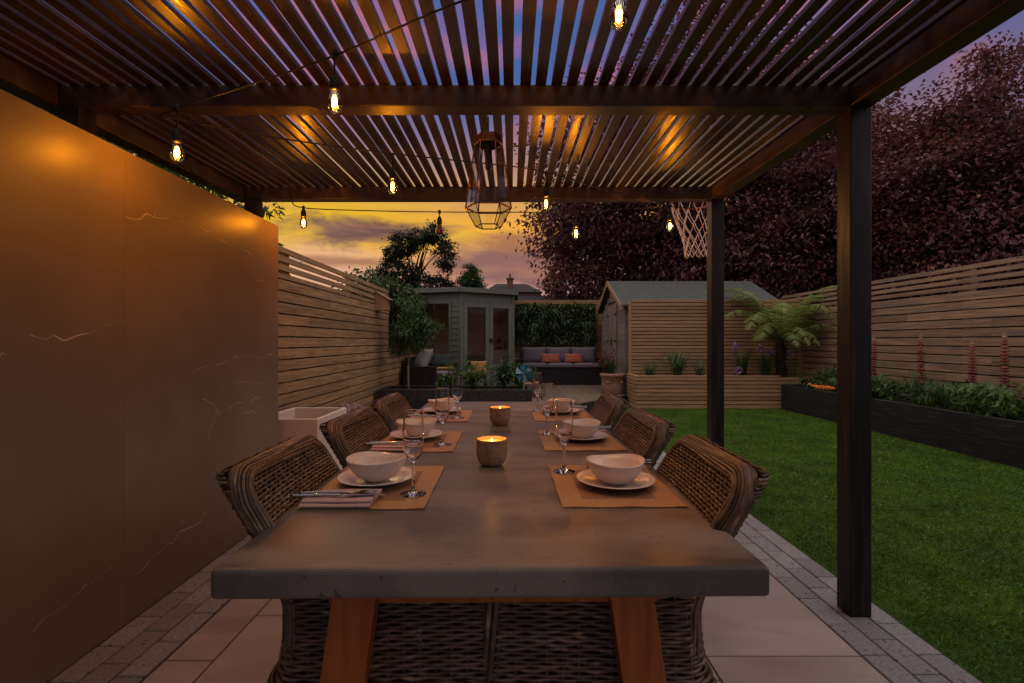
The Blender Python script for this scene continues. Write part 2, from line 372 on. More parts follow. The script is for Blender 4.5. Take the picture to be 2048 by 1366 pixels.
class MB:
    """collects shapes in world (or local) coordinates and links them as one mesh object"""
    def __init__(self):
        self.v, self.f, self.m, self.n = [], [], [], 0
    def add(self, verts, faces, m=0):
        n = self.n
        self.v.append(np.asarray(verts, dtype=np.float64).reshape(-1, 3))
        self.n += len(self.v[-1])
        for f in faces: self.f.append([i + n for i in f])
        self.m.extend([m] * len(faces))
        return self
    def box(self, x0, x1, y0, y1, z0, z1, m=0):
        return self.add([(x0, y0, z0), (x1, y0, z0), (x1, y1, z0), (x0, y1, z0), (x0, y0, z1), (x1, y0, z1), (x1, y1, z1), (x0, y1, z1)],
                        [(0, 3, 2, 1), (4, 5, 6, 7), (0, 1, 5, 4), (1, 2, 6, 5), (2, 3, 7, 6), (3, 0, 4, 7)], m)
    def bar(self, a, b, w, h, up=(0, 0, 1), m=0):
        a, b, up = Vector(a), Vector(b), Vector(up)
        t = (b - a).normalized()
        s = t.cross(up).normalized(); u = s.cross(t)
        s *= w / 2; u *= h / 2
        q = [a - s - u, a + s - u, a + s + u, a - s + u, b - s - u, b + s - u, b + s + u, b - s + u]
        return self.add([tuple(p) for p in q], [(0, 1, 2, 3), (7, 6, 5, 4), (0, 4, 5, 1), (1, 5, 6, 2), (2, 6, 7, 3), (3, 7, 4, 0)], m)
    def prism(self, poly, z0, z1, m=0):
        n = len(poly)
        vs = [(p[0], p[1], z0) for p in poly] + [(p[0], p[1], z1) for p in poly]
        fs = [tuple(range(n))[::-1], tuple(range(n, 2 * n))] + [(i, (i + 1) % n, n + (i + 1) % n, n + i) for i in range(n)]
        return self.add(vs, fs, m)
    def tube(self, pts, r, sides=6, m=0, cap=True, ref=(0, 0, 1), closed=False):
        P = np.asarray(pts, dtype=np.float64)
        n = len(P)
        rr = np.full(n, r, dtype=np.float64) if np.isscalar(r) else np.asarray(r, dtype=np.float64)
        if closed: T = np.roll(P, -1, 0) - np.roll(P, 1, 0)
        else: T = np.gradient(P, axis=0)
        T /= np.linalg.norm(T, axis=1, keepdims=True) + 1e-12
        ref = np.asarray(ref, dtype=np.float64)
        A = np.cross(T, ref)
        bad = np.linalg.norm(A, axis=1) < .05
        A[bad] = np.cross(T[bad], np.array([.31, .95, .11]))
        A /= np.linalg.norm(A, axis=1, keepdims=True)
        B = np.cross(A, T)
        ang = np.arange(sides) * 2 * PI / sides
        V = P[:, None, :] + rr[:, None, None] * (np.cos(ang)[None, :, None] * A[:, None, :] + np.sin(ang)[None, :, None] * B[:, None, :])
        fs = []
        for i in range(n if closed else n - 1):
            j = (i + 1) % n
            for k in range(sides):
                k2 = (k + 1) % sides
                fs.append((i * sides + k, i * sides + k2, j * sides + k2, j * sides + k))
        if cap and not closed:
            fs.append(tuple(range(sides))[::-1]); fs.append(tuple((n - 1) * sides + k for k in range(sides)))
        return self.add(V.reshape(-1, 3), fs, m)
    def lathe(self, prof, c=(0, 0, 0), seg=32, m=0, fn=None, close=False):
        vs, fs = [], []
        n = len(prof)
        for i, (r, z) in enumerate(prof):
            for k in range(seg):
                t = 2 * PI * k / seg
                a, b = (r, z) if fn is None else fn(r, z, t)
                vs.append((c[0] + a * math.cos(t), c[1] + a * math.sin(t), c[2] + b))
        for i in range(n - 1):
            for k in range(seg):
                k2 = (k + 1) % seg
                fs.append((i * seg + k, i * seg + k2, (i + 1) * seg + k2, (i + 1) * seg + k))
        if close:
            fs.append(tuple(range(seg))[::-1]); fs.append(tuple((n - 1) * seg + k for k in range(seg)))
        return self.add(vs, fs, m)
    def grid(self, P, m=0):
        """P[i][j] grid of points"""
        ni, nj = len(P), len(P[0])
        vs = [p for row in P for p in row]
        fs = [(i * nj + j, i * nj + j + 1, (i + 1) * nj + j + 1, (i + 1) * nj + j) for i in range(ni - 1) for j in range(nj - 1)]
        return self.add(vs, fs, m)
    def quads(self, Q, m=0):
        Q = np.asarray(Q, dtype=np.float64)
        n = len(Q)
        idx = (np.arange(n * 4).reshape(n, 4)).tolist()
        return self.add(Q.reshape(-1, 3), idx, m)
    def leaves(self, C, D, length, width, m=0, droop=.25):
        """a folded four-cornered leaf at each point C, pointing along D"""
        C = np.asarray(C, dtype=np.float64); D = np.asarray(D, dtype=np.float64)
        n = len(C)
        D = D / (np.linalg.norm(D, axis=1, keepdims=True) + 1e-9)
        S = np.cross(D, RNG.normal(size=(n, 3)) * .55 + np.array([0, 0, 1.0]))
        S /= np.linalg.norm(S, axis=1, keepdims=True) + 1e-9
        L = (length * RNG.uniform(.65, 1.3, n))[:, None]
        W = (width * RNG.uniform(.7, 1.25, n))[:, None]
        up = np.cross(S, D)
        Q = np.stack([C, C + D * L * .5 + S * W * .5 + up * W * .14, C + D * L - np.array([0, 0, 1.0]) * L * droop, C + D * L * .5 - S * W * .5 + up * W * .14], axis=1)
        return self.quads(Q, m)
    def ribbon(self, pts, widths, side, m=0):
        P = np.asarray(pts); s = np.asarray(side, dtype=np.float64)
        s = s / (np.linalg.norm(s) + 1e-9)
        w = np.asarray(widths)[:, None] * .5
        vs = np.stack([P - s * w, P + s * w], axis=1).reshape(-1, 3)
        return self.add(vs, [(2 * i, 2 * i + 1, 2 * i + 3, 2 * i + 2) for i in range(len(P) - 1)], m)
    def build(self, name, mats, parent=None, smooth=False, bevel=0.0, origin=None, local=False, seg=2):
        V = np.concatenate(self.v) if self.v else np.zeros((0, 3))
        if parent is not None and not local: V = V - np.array(base_of(parent))
        if parent is None and origin is not None: V = V - np.array(origin)
        me = bpy.data.meshes.new(name)
        me.from_pydata(V.tolist(), [], self.f)
        mats = mats if isinstance(mats, (list, tuple)) else [mats]
        for k in mats: me.materials.append(M[k] if isinstance(k, str) else k)
        if len(mats) > 1: me.polygons.foreach_set('material_index', np.array(self.m, dtype=np.int32))
        if smooth: me.polygons.foreach_set('use_smooth', np.ones(len(me.polygons), dtype=bool))
        me.update()
        o = bpy.data.objects.new(name, me)
        COL.objects.link(o)
        if parent is not None: o.parent = parent
        elif origin is not None: o.location = origin
        if bevel:
            b = o.modifiers.new("bevel", 'BEVEL'); b.width = bevel; b.segments = seg; b.limit_method = 'ANGLE'; b.angle_limit = R(40)
        return o

def tag(o, label=None, cat=None, group=None, kind=None):
    if label: o['label'] = label
    if cat: o['category'] = cat
    if group: o['group'] = group
    if kind: o['kind'] = kind
    return o
def thing(name, label, cat, loc=(0, 0, 0), rotz=0.0, group=None):
    o = bpy.data.objects.new(name, None)
    o.empty_display_size = .1
    o.location = loc
    o.rotation_euler = (0, 0, rotz)
    COL.objects.link(o)
    return tag(o, label, cat, group)
def struct(mb, name, mats, **kw):
    o = mb.build(name, mats, **kw)
    o['kind'] = 'structure'
    return o
def copy_tree(o, parent=None):
    c = o.copy(); COL.objects.link(c)
    if parent is not None: c.parent = parent
    for ch in list(o.children): copy_tree(ch, c)
    return c
def smooth_path(pts, n=12):
    """Catmull-Rom through the points"""
    P = [np.asarray(p, dtype=float) for p in pts]
    P = [2 * P[0] - P[1]] + P + [2 * P[-1] - P[-2]]
    out = []
    for i in range(1, len(P) - 2):
        for k in range(n):
            t = k / n
            a, b, c, d = P[i - 1], P[i], P[i + 1], P[i + 2]
            out.append(.5 * (2 * b + (c - a) * t + (2 * a - 5 * b + 4 * c - d) * t * t + (3 * b - a - 3 * c + d) * t ** 3))
    out.append(P[-2])
    return out

# ------------------------------------------------------------------ ground, paving, lawn, deck
struct(MB().box(-70, 70, -20, 110, -.12, -.03), "ground", 'soil')
b = MB()
for i, (xa, xb_) in enumerate([(-1.264, -1.085), (-1.085, -.485), (-.485, .115), (.115, .715), (.715, 1.29)]):
    y = [1.82, 2.117, 1.95, 1.713, 1.845][i] - .9 * 5
    while y < 8.4:
        b.box(xa + .003, xb_ - .003, y + .003, y + .897, -.03, 0.0)
        y += .9
struct(b, "patio", 'tile', bevel=.002, seg=1)
struct(MB().box(-1.60, 1.605, -3, 8.6, -.029, -.004), "paving_joint", 'joint')
for nm, x0, offs in (("paving_border", -1.58, (.02, .12, .05)), ("paving_border", 1.29, (1.796, 1.893, 1.80))):
    b = MB()
    for k in range(3):
        w = .1035
        y = offs[k] % .2035 - 3.0
        while y < 8.2:
            b.box(x0 + k * w + .0028, x0 + (k + 1) * w - .0028, y + .0028, y + .2007, -.028, .001 + random.uniform(0, .0015))
            y += .2035
    struct(b, nm, 'paver', bevel=.003, seg=1)
struct(MB().box(1.602, 4.66, -3, 9.3, -.028, -.001), "lawn", 'turf')
# turf blades
nb = 270000
gx = RNG.uniform(1.605, 4.61, nb); u = RNG.uniform(0, 1, nb)
gy = .6 + 8.0 * u ** 1.35
keep = ~((gx > 2.13) & (gy > 8.58))
gx, gy = gx[keep], gy[keep]; nb = len(gx)
a = RNG.uniform(0, 2 * PI, nb); h = RNG.uniform(.008, .021, nb); w = RNG.uniform(.0010, .0023, nb) * (1 + gy * .10)
lean = RNG.normal(size=(nb, 2)) * .012 + np.array([.003, -.005])
B0 = np.stack([gx, gy, np.zeros(nb)], 1); S = np.stack([np.cos(a), np.sin(a), np.zeros(nb)], 1) * w[:, None]
mid = B0 + np.stack([lean[:, 0] * .4, lean[:, 1] * .4, h * .6], 1); tip = B0 + np.stack([lean[:, 0], lean[:, 1], h], 1)
b = MB().quads(np.stack([B0 - S, B0 + S, mid + S * .8, tip], 1))
tag(b.build("grass", 'blade'), "short bright green artificial turf blades covering the lawn", "grass", kind='stuff')
# deck: boards run away from the camera, the front edge is cut on the skew
b = MB()
x = -1.9
while x < 2.07:
    x1 = min(x + .146, 2.08)
    def ye(xx): return 7.74 if xx < .30 else 7.0 + (xx - .28) * 1.2
    b.add([(x, ye(x), .155), (x1, ye(x1), .155), (x1, 12.2, .155), (x, 12.2, .155), (x, ye(x), .18), (x1, ye(x1), .18), (x1, 12.2, .18), (x, 12.2, .18)],
          [(0, 3, 2, 1), (4, 5, 6, 7), (0, 1, 5, 4), (1, 2, 6, 5), (2, 3, 7, 6), (3, 0, 4, 7)])
    x += .15
struct(b, "decking", 'deck')
b = MB().bar((.29, 6.985, .085), (2.10, 9.16, .085), .03, .17)
struct(b, "decking_edge", 'black_timber')

# ------------------------------------------------------------------ stone wall with veins
wall = thing("stone_wall", "dark porcelain-clad garden wall with thin white veins, lit orange at top", "wall", (-1.64, 1.0, 0))
b = MB()
for (y0, y1) in ((-1.6, .84), (.8405, 2.04), (2.0405, 3.383)):
    b.box(-1.70, -1.58, y0, y1, 0, 1.94)
b.build("cladding", 'stone', wall, bevel=.0007, seg=1)
b = MB()
def vein(pts, w=.003, jag=.008):
    """a hairline of mineral on the wall face, points given as (y, z)"""
    P = []
    for (p, q) in zip(pts[:-1], pts[1:]):
        n = max(2, int(math.hypot(q[0] - p[0], q[1] - p[1]) / .025))
        for k in range(n):
            t = k / n
            P.append((p[0] + (q[0] - p[0]) * t + random.gauss(0, jag * .5), p[1] + (q[1] - p[1]) * t + random.gauss(0, jag)))
    P.append(pts[-1])
    for i in range(len(P) - 1):
        (y0, z0), (y1, z1) = P[i], P[i + 1]
        l = math.hypot(y1 - y0, z1 - z0) + 1e-6
        t0, t1 = i / (len(P) - 1), (i + 1) / (len(P) - 1)
        wa = w * (.35 + .65 * math.sin(PI * min(1, t0 + .08))) * .5; wb = w * (.35 + .65 * math.sin(PI * min(1, t1 + .08))) * .5
        ny, nz = -(z1 - z0) / l, (y1 - y0) / l
        b.quads([[(-1.5792, y0 - ny * wa, z0 - nz * wa), (-1.5792, y1 - ny * wb, z1 - nz * wb), (-1.5792, y1 + ny * wb, z1 + nz * wb), (-1.5792, y0 + ny * wa, z0 + nz * wa)]])
def wp(px, py):
    d = 1580.0 / (1024 - px)
    return (d, 1.16 + (683 - py) * d / 1000)
for px in ([(395, 739), (440, 727), (470, 716), (505, 711), (520, 716)], [(520, 716), (545, 706), (552, 697)], [(470, 762), (500, 765), (535, 772), (556, 778)],
           [(405, 798), (425, 810), (440, 822), (430, 835), (418, 860), (412, 892)], [(440, 822), (465, 812), (490, 800), (495, 788)], [(487, 825), (510, 820), (522, 808)], [(500, 800), (515, 795), (520, 792)],
           [(270, 1150), (300, 1120), (345, 1080), (375, 1060), (400, 1040), (425, 1018), (440, 1002)], [(500, 920), (515, 905), (530, 890)], [(330, 1064), (350, 1052), (370, 1043)],
           [(60, 680), (110, 678), (160, 668), (200, 652), (248, 645)], [(250, 432), (280, 440), (300, 430), (310, 425)], [(310, 436), (345, 440), (375, 448)], [(400, 453), (412, 462), (430, 458)], [(440, 478), (455, 486)], [(490, 500), (505, 510)],
           [(0, 715), (14, 711)], [(60, 1260), (120, 1215), (170, 1178), (190, 1160), (230, 1128)], [(515, 562), (528, 561)]):
    vein([wp(*q) for q in px], w=.0040)
b.build("vein", 'vein', wall)

# ------------------------------------------------------------------ pergola
perg = thing("pergola", "dark stained timber pergola with slatted roof over the dining table", "pergola", (1.465, 2.14, 0))
def zr(y): return 2.148 + .0175 * (y - 2.098)          # underside of the beams: the roof rises a little towards the back
for (x0, y0) in ((1.42, 2.098), (1.42, 3.556), (-1.905, 2.098), (-1.905, 3.556), (1.42, -1.2), (-1.905, -1.2)):
    MB().box(x0, x0 + .09, y0, y0 + .09, 0, zr(y0 + .045) - .001).build("post", 'post', perg, bevel=.004)
def beam(mb, a, c): return mb.bar(a, c, .09, .09)
for x0 in (1.465, -1.951):
    MB().bar((x0, -1.25, zr(-1.25) + .045), (x0, 3.646, zr(3.646) + .045), .092, .09).build("side_beam", 'beam', perg, bevel=.004)
for y0 in (2.098, 3.556, -1.2):
    z = zr(y0 + .045) + .045
    MB().bar((-1.9035, y0 + .045, z), (1.4175, y0 + .045, z), .09, .09).build("cross_beam", 'beam', perg, bevel=.004)
b = MB()
x = -1.93
while x < 1.50:
    w = .0428 + random.uniform(-.0018, .0018)
    j = random.uniform(-.0025, .0025); j2 = j + random.uniform(-.003, .003)
    za, zb = zr(-1.3) + .0915, zr(3.7) + .0915
    th = .018
    b.add([(x + j, -1.3, za), (x + j + w, -1.3, za), (x + j2 + w, 3.7, zb), (x + j2, 3.7, zb), (x + j, -1.3, za + th), (x + j + w, -1.3, za + th), (x + j2 + w, 3.7, zb + th), (x + j2, 3.7, zb + th)],
          [(0, 3, 2, 1), (4, 5, 6, 7), (0, 1, 5, 4), (1, 2, 6, 5), (2, 3, 7, 6), (3, 0, 4, 7)])
    x += .0655
b.build("slat_roof", 'slat', perg)
def hook(x, y, z, r=.018):
    p = [(x, y, z + .02), (x, y, z)] + [(x + r * math.sin(t), y, z - r + r * math.cos(t)) for t in np.linspace(.2, 5.2, 14)]
    return MB().tube(p, .0025, 6)
hook(1.24, 2.11, 2.147).build("hook", 'black_metal', perg, smooth=True)
hook(-1.441, 2.11, 2.147, .012).build("hook", 'black_metal', perg, smooth=True)

# ------------------------------------------------------------------ fences
def board_fence_y(root, x0, x1, y0, y1, z0, ztop, pitch, gap, mats, top_n=3, top_pitch=.075, top_h=.048):
    """horizontal boards running along y, with a few open slats on top"""
    zt = ztop - top_n * top_pitch
    b = MB()
    z = z0
    while z < zt - .02:
        h = min(pitch - gap, zt - z)
        y = y0
        while y < y1 - .01:
            ln = random.choice((1.8, 2.4, 3.0, 3.6))
            ye_ = min(y + ln, y1)
            if y1 - ye_ < .5: ye_ = y1
            b.box(x0 + random.uniform(0, .002), x1, y + .0012, ye_ - .0012, z, z + h)
            y = ye_
        z += pitch
    b.build("board_panel", mats, root, bevel=.002, seg=1)
    b = MB()
    for k in range(top_n):
        zz = ztop - (k + 1) * top_pitch + (top_pitch - top_h)
        b.box(x0, x1, y0, y1, zz, zz + top_h)
    b.build("trellis_slats", mats, root, bevel=.002, seg=1)
fl = thing("timber_fence", "long larch board fence with open top slats beside the stone wall", "fence", (-1.97, 5.0, 0))
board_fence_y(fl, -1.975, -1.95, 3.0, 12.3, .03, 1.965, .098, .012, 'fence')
for y in (4.35, 6.15, 7.95, 9.75, 11.5):
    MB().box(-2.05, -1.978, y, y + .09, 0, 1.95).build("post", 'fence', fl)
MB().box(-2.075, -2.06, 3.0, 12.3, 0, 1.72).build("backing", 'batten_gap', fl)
fr = thing("timber_fence", "long larch board fence with open top slats behind the red flower spikes", "fence", (5.39, 5.0, 0))
board_fence_y(fr, 5.37, 5.395, -1.0, 9.95, .03, 2.06, .108, .014, 'fence_shaded', 4, .078, .05)
for y in (.5, 2.3, 4.1, 5.9, 7.7, 9.5):
    MB().box(5.40, 5.48, y, y + .09, 0, 2.05).build("post", 'fence_shaded', fr)
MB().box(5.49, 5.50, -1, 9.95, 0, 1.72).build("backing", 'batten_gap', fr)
fb = thing("timber_fence", "warm brown board fence behind the mauve sofa and foliage panel", "fence", (.6, 12.32, 0))
b = MB(); z = .03
while z < 2.12:
    b.box(-2.0, 5.3, 12.3 + random.uniform(0, .003), 12.325, z, z + .118)
    z += .127
b.build("board_panel", 'fence_x', fb, bevel=.002, seg=1)
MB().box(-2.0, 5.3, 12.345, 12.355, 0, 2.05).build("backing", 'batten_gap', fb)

# ------------------------------------------------------------------ batten screen and batten bed, sleeper beds
sc = thing("slatted_screen", "pale cedar batten screen standing in front of the shed", "screen", (3.78, 9.31, 0))
b = MB(); z = .50
while z < 1.90:
    b.box(2.215, 5.345, 9.28, 9.30, z, z + .052); z += .066
b.build("batten_panel", 'batten', sc, bevel=.002, seg=1)
MB().box(2.17, 2.213, 9.275, 9.33, .05, 1.915).build("post", 'batten', sc)
MB().box(5.346, 5.366, 9.275, 9.33, .05, 1.915).build("post", 'batten', sc)
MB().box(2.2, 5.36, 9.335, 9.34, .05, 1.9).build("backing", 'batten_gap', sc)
bed = thing("batten_planter", "long raised planter clad in cedar battens with ferns and alliums", "planter", (3.7, 8.9, 0))
b = MB(); z = .0
for k in range(8):
    zz = .008 + k * .0685
    b.box(2.15, 5.34, 8.60, 8.62, zz, zz + .055)
    b.box(2.128, 2.148, 8.60, 9.27, zz, zz + .055)
b.build("batten_cladding", 'batten', bed, bevel=.002, seg=1)
b = MB().box(2.125, 4.615, 8.597, 8.655, .5505, .572)
b.box(2.125, 2.183, 8.6555, 9.27, .5505, .572)
b.build("coping", 'batten', bed, bevel=.002, seg=1)
MB().box(2.15, 5.34, 8.625, 9.27, .0, .50).build("soil", 'soil', bed)
def sleeper_bed(name, label, x0, x1, y0, y1, zt, zs, w=.06):
    t = thing(name, label, "raised bed", ((x0 + x1) / 2, (y0 + y1) / 2, 0))
    b = MB()
    n = 2 if zt < .46 else 3
    for k in range(n):
        z0, z1 = k * zt / n, (k + 1) * zt / n - .002
        b.box(x0, x0 + w, y0, y1, z0, z1); b.box(x1 - w, x1, y0, y1, z0, z1)
        b.box(x0 + w + .001, x1 - w - .001, y0, y0 + w, z0, z1); b.box(x0 + w + .001, x1 - w - .001, y1 - w, y1, z0, z1)
    b.build("sleeper", 'black_timber', t, bevel=.006)
    MB().box(x0 + w + .002, x1 - w - .002, y0 + w + .002, y1 - w - .002, .005, zs).build("soil", 'soil', t)
    return t
sleeper_bed("raised_bed", "long black sleeper bed along the fence with red flower spikes", 4.62, 5.36, -1.0, 8.585, .43, .37)
sleeper_bed("raised_bed", "black sleeper bed at the far end of the table holding the sapling", -1.90, .28, 7.0, 7.70, .485, .44)

# ------------------------------------------------------------------ white planter
t = thing("square_planter", "empty square cream planter at the end of the stone wall", "planter", (-1.58, 3.8, 0))
x0, x1, y0, y1, h, w = -1.80, -1.362, 3.5, 4.12, .617, .022
b = MB()
V = [(x0, y0, 0), (x1, y0, 0), (x1, y1, 0), (x0, y1, 0), (x0, y0, h), (x1, y0, h), (x1, y1, h), (x0, y1, h),
     (x0 + w, y0 + w, h), (x1 - w, y0 + w, h), (x1 - w, y1 - w, h), (x0 + w, y1 - w, h), (x0 + w, y0 + w, .28), (x1 - w, y0 + w, .28), (x1 - w, y1 - w, .28), (x0 + w, y1 - w, .28)]
F = [(0, 3, 2, 1)] + [(i, (i + 1) % 4, 4 + (i + 1) % 4, 4 + i) for i in range(4)] + [(4 + i, 4 + (i + 1) % 4, 8 + (i + 1) % 4, 8 + i) for i in range(4)] + [(8 + i, 8 + (i + 1) % 4, 12 + (i + 1) % 4, 12 + i) for i in range(4)]
b.add(V, F)
b.build("shell", 'white_pot', t, bevel=.004)
MB().box(x0 + w + .001, x1 - w - .001, y0 + w + .001, y1 - w - .001, .282, .30).build("soil", 'soil', t)

# ------------------------------------------------------------------ dining table (yawed a touch)
TZ = .756
TYAW = R(.6)
table = thing("dining_table", "long brown concrete topped dining table on red brown wooden legs", "table", (-.049, 2.128, 0), TYAW)
def tl(x, y, z=0):
    """table-local -> world"""
    c, s = math.cos(TYAW), math.sin(TYAW)
    return (-.052 + c * x - s * y, 2.128 + s * x + c * y, z)
b = MB().box(-.5, .5, -1.239, 1.239, TZ - .055, TZ)
b.build("tabletop", 'concrete', table, bevel=.009, local=True, seg=3)
for sy in (-1, 1):
    for sx in (-1, 1):
        y = sy * 1.10
        MB().bar((sx * .272, y, TZ - .056), (sx * .372, y, .0), .088, .05, up=(0, 1, 0)).build("leg", 'leg', table, local=True, bevel=.003)
    MB().box(-.34, .34, sy * 1.10 + .0255 * -sy - .02, sy * 1.10 + .0255 * -sy + .02, TZ - .135, TZ - .057).build("rail", 'leg', table, local=True)
    MB().box(-.37, .37, sy * 1.03 - .025, sy * 1.03 + .025, .30, .37).build("rail", 'leg', table, local=True)
MB().box(-.035, .035, -1.0, 1.0, .305, .365).build("stretcher", 'leg', table, local=True)

# ------------------------------------------------------------------ wicker chairs
ZT = .886
def xb(z): return -.224 - .160 * max(0.0, (z - .58) / .30) ** 1.3
def wide(z):
    w = .250
    k = ZT - .055
    if z > k: w -= .055 * (1 - math.sqrt(max(0, 1 - ((z - k) / .055) ** 2)))
    return w
def flare(z): return .014 * max(0, (.56 - z) / .14) ** 2
def shell_path(z, full, step):
    x0, w, r = xb(z) - flare(z), wide(z) + flare(z), .055
    if not full: w, r = w - .012, .026
    xf = .225 + flare(z) if full else x0 + r + .002
    P = [(xf, -w), (x0 + r, -w)] + [(x0 + r - r * math.sin(t), -w + r - r * math.cos(t)) for t in np.linspace(.2, PI / 2, 6)]
    P += [(x0, w - r)] + [(x0 + r - r * math.cos(t), w - r + r * math.sin(t)) for t in np.linspace(.2, PI / 2 - .2, 5)] + [(x0 + r, w), (xf, w)]
    P = np.array(P)
    d = np.concatenate([[0], np.cumsum(np.linalg.norm(np.diff(P, axis=0), axis=1))])
    n = max(6, int(d[-1] / step))
    s = np.linspace(0, d[-1], n)
    Q = np.stack([np.interp(s, d, P[:, 0]), np.interp(s, d, P[:, 1])], 1)
    T = np.gradient(Q, axis=0); T /= np.linalg.norm(T, axis=1, keepdims=True)
    Nn = np.stack([-T[:, 1], T[:, 0]], 1) * -1
    return Q, Nn * 1.0, s - d[-1] / 2
ST = .034
SB = .0135
def make_chair(loc, rotz, label):
    c = thing("wicker_chair", label, "chair", loc, rotz, "wicker dining chairs around the table")
    # outer shell: woven rows over a dark lining
    b = MB(); lin = []
    j = 0; z = .425
    while z < ZT - .012:
        full = z < .645
        Q, Nn, s = shell_path(z, full, ST / 5)
        k = Q.mean(0)
        sign = np.sign(((Q - k) * Nn).sum(1).mean())
        off = .0030 * np.cos(PI * s / ST + j * PI) * sign
        P = np.column_stack([Q + Nn * off[:, None], np.full(len(Q), z) + RNG.normal(0, .0006)])
        b.tube(P, .0043, 5, cap=False)
        z += .0087; j += 1
    for y in np.arange(-6, 7) * ST + ST / 2:                      # stakes of the back
        if abs(y) < .2: b.tube([(xb(q) + .002, y, q) for q in np.linspace(.42, ZT - .02, 8)], .0035, 4, cap=False, ref=(1, 0, 0))
    for sy in (-1, 1):
        for x in np.arange(-.19, .2, ST): b.tube([(x, sy * (wide(.5) + flare(q) - .002), q) for q in np.linspace(.42, .645, 6)], .0035, 4, cap=False, ref=(1, 0, 0))
    for zz in np.linspace(.43, .64, 6):
        Q, Nn, s = shell_path(zz, True, .03)
        k = Q.mean(0); sign = np.sign(((Q - k) * Nn).sum(1).mean())
        lin.append([(q[0] - n[0] * .007 * sign, q[1] - n[1] * .007 * sign, zz) for q, n in zip(Q[np.linspace(0, len(Q) - 1, 40).astype(int)], Nn[np.linspace(0, len(Q) - 1, 40).astype(int)])])
    b.grid(lin, 1)
    lin = []
    for zz in np.linspace(.64, ZT - .02, 8):
        Q, Nn, s = shell_path(zz, False, .02)
        k = Q.mean(0); sign = np.sign(((Q - k) * Nn).sum(1).mean())
        ii = np.linspace(0, len(Q) - 1, 20).astype(int)
        lin.append([(q[0] - n[0] * .007 * sign, q[1] - n[1] * .007 * sign, zz) for q, n in zip(Q[ii], Nn[ii])])
    b.grid(lin, 1)
    b.build("woven_shell", ['wicker', 'wicker_in'], c, smooth=True, local=True)
    # inner face of the back
    b = MB(); j = 0; z = .46
    def xin(z, y): return xb(z) + .056 - .007 * (1 - (y / .21) ** 2)
    while z < ZT - .030:
        hw = wide(z) - .030
        s = np.linspace(-hw, hw, int(2 * hw / SB * 4))
        off = .0028 * np.cos(PI * s / SB + j * PI)
        b.tube(np.column_stack([[xin(z, y) + o for y, o in zip(s, off)], s, np.full(len(s), z)]), .0041, 5, cap=False)
        z += .0082; j += 1
    for y in np.arange(-6, 7) * ST + ST / 2:
        if abs(y) < .2: b.tube([(xin(q, y), y, q) for q in np.linspace(.44, ZT - .04, 8)], .003, 4, cap=False, ref=(1, 0, 0))
    b.grid([[(xin(zz, y) - .008, y, zz) for y in np.linspace(-.215, .215, 12)] for zz in np.linspace(.43, ZT - .025, 8)], 1)
    b.build("backrest", ['wicker', 'wicker_in'], c, smooth=True, local=True)
    # rolled edging: strands that follow the edge of the back, slightly twisted
    def edge(t):
        """0..1 up one side, over the top, down the other -> (y, z, outward y, outward z)"""
        w, rc, zb = .222, .050, .46
        l1 = ZT - .032 - rc - zb; la = rc * PI / 2; l2 = 2 * (w - rc)
        s = t * (2 * l1 + 2 * la + l2)
        if s < l1: return (w, zb + s, 1, 0)
        s -= l1
        if s < la: a = s / rc; return (w - rc + rc * math.cos(a), zb + l1 + rc * math.sin(a), math.cos(a), math.sin(a))
        s -= la
        if s < l2: return (w - rc - s, zb + l1 + rc, 0, 1)
        s -= l2
        if s < la: a = PI / 2 + s / rc; return (-w + rc + rc * math.cos(a), zb + l1 + rc * math.sin(a), math.cos(a), math.sin(a))
        s -= la
        return (-w, zb + l1 - s, -1, 0)
    b = MB()
    ns = 13
    for k in range(ns):
        P = []
        for t in np.linspace(0, 1, 90):
            y, z, oy, oz = edge(t)
            a = PI * (k + .1) / (ns - .8) + .10 * math.sin(t * 13 + k * .9)
            lf = 1 + .05 * math.sin(t * 17 + k * 1.7)
            P.append((xb(z) + .034 + .026 * math.cos(a) * lf, y + oy * .025 * math.sin(a) * lf, z + oz * .025 * math.sin(a) * lf))
        b.tube(P, .0043, 6, ref=(1, 0, 0))
    b.grid([[(xb(edge(t)[1]) + .034 + .020 * math.cos(a), edge(t)[0] + edge(t)[2] * .020 * math.sin(a), edge(t)[1] + edge(t)[3] * .020 * math.sin(a)) for a in np.linspace(0, PI, 6)] for t in np.linspace(0, 1, 50)], 1)
    b.build("edging", ['wicker', 'wicker_in'], c, smooth=True, local=True)
    # arms: braided top rail and bound front posts, bottom rim
    for sy in (-1, 1):
        b = MB()
        for k in range(5):
            ph = k * 2 * PI / 5
            P = [(x, sy * .247 + .013 * math.cos(ph + x * 16), .650 + .013 * math.sin(ph + x * 16)) for x in np.linspace(xb(.65) + .03, .235, 40)]
            b.tube(P, .007, 6)
            P = [(.232 + .012 * math.cos(ph + z * 8), sy * .247 + .012 * math.sin(ph + z * 8), z) for z in np.linspace(.42, .655, 16)]
            b.tube(P, .0065, 6, ref=(1, 0, 0))
        b.build("arm", 'wicker', c, smooth=True, local=True)
    b = MB()
    Q, Nn, s = shell_path(.425, True, .02)
    Q = np.vstack([Q, [(.24, .2), (.24, .1), (.24, 0), (.24, -.1), (.24, -.2)]])
    for k in range(6):
        ph = k * PI / 3
        T = np.arange(len(Q))
        cen = Q.mean(0); dirv = Q - cen; dirv /= np.linalg.norm(dirv, axis=1, keepdims=True)
        P = np.column_stack([Q + dirv * (.004 + .014 * np.cos(ph + T * .35))[:, None], .418 + .016 * np.sin(ph + T * .35)])
        b.tube(P, .0068, 6, closed=True)
    b.build("rim", 'wicker', c, smooth=True, local=True)
    b = MB(); j = 0
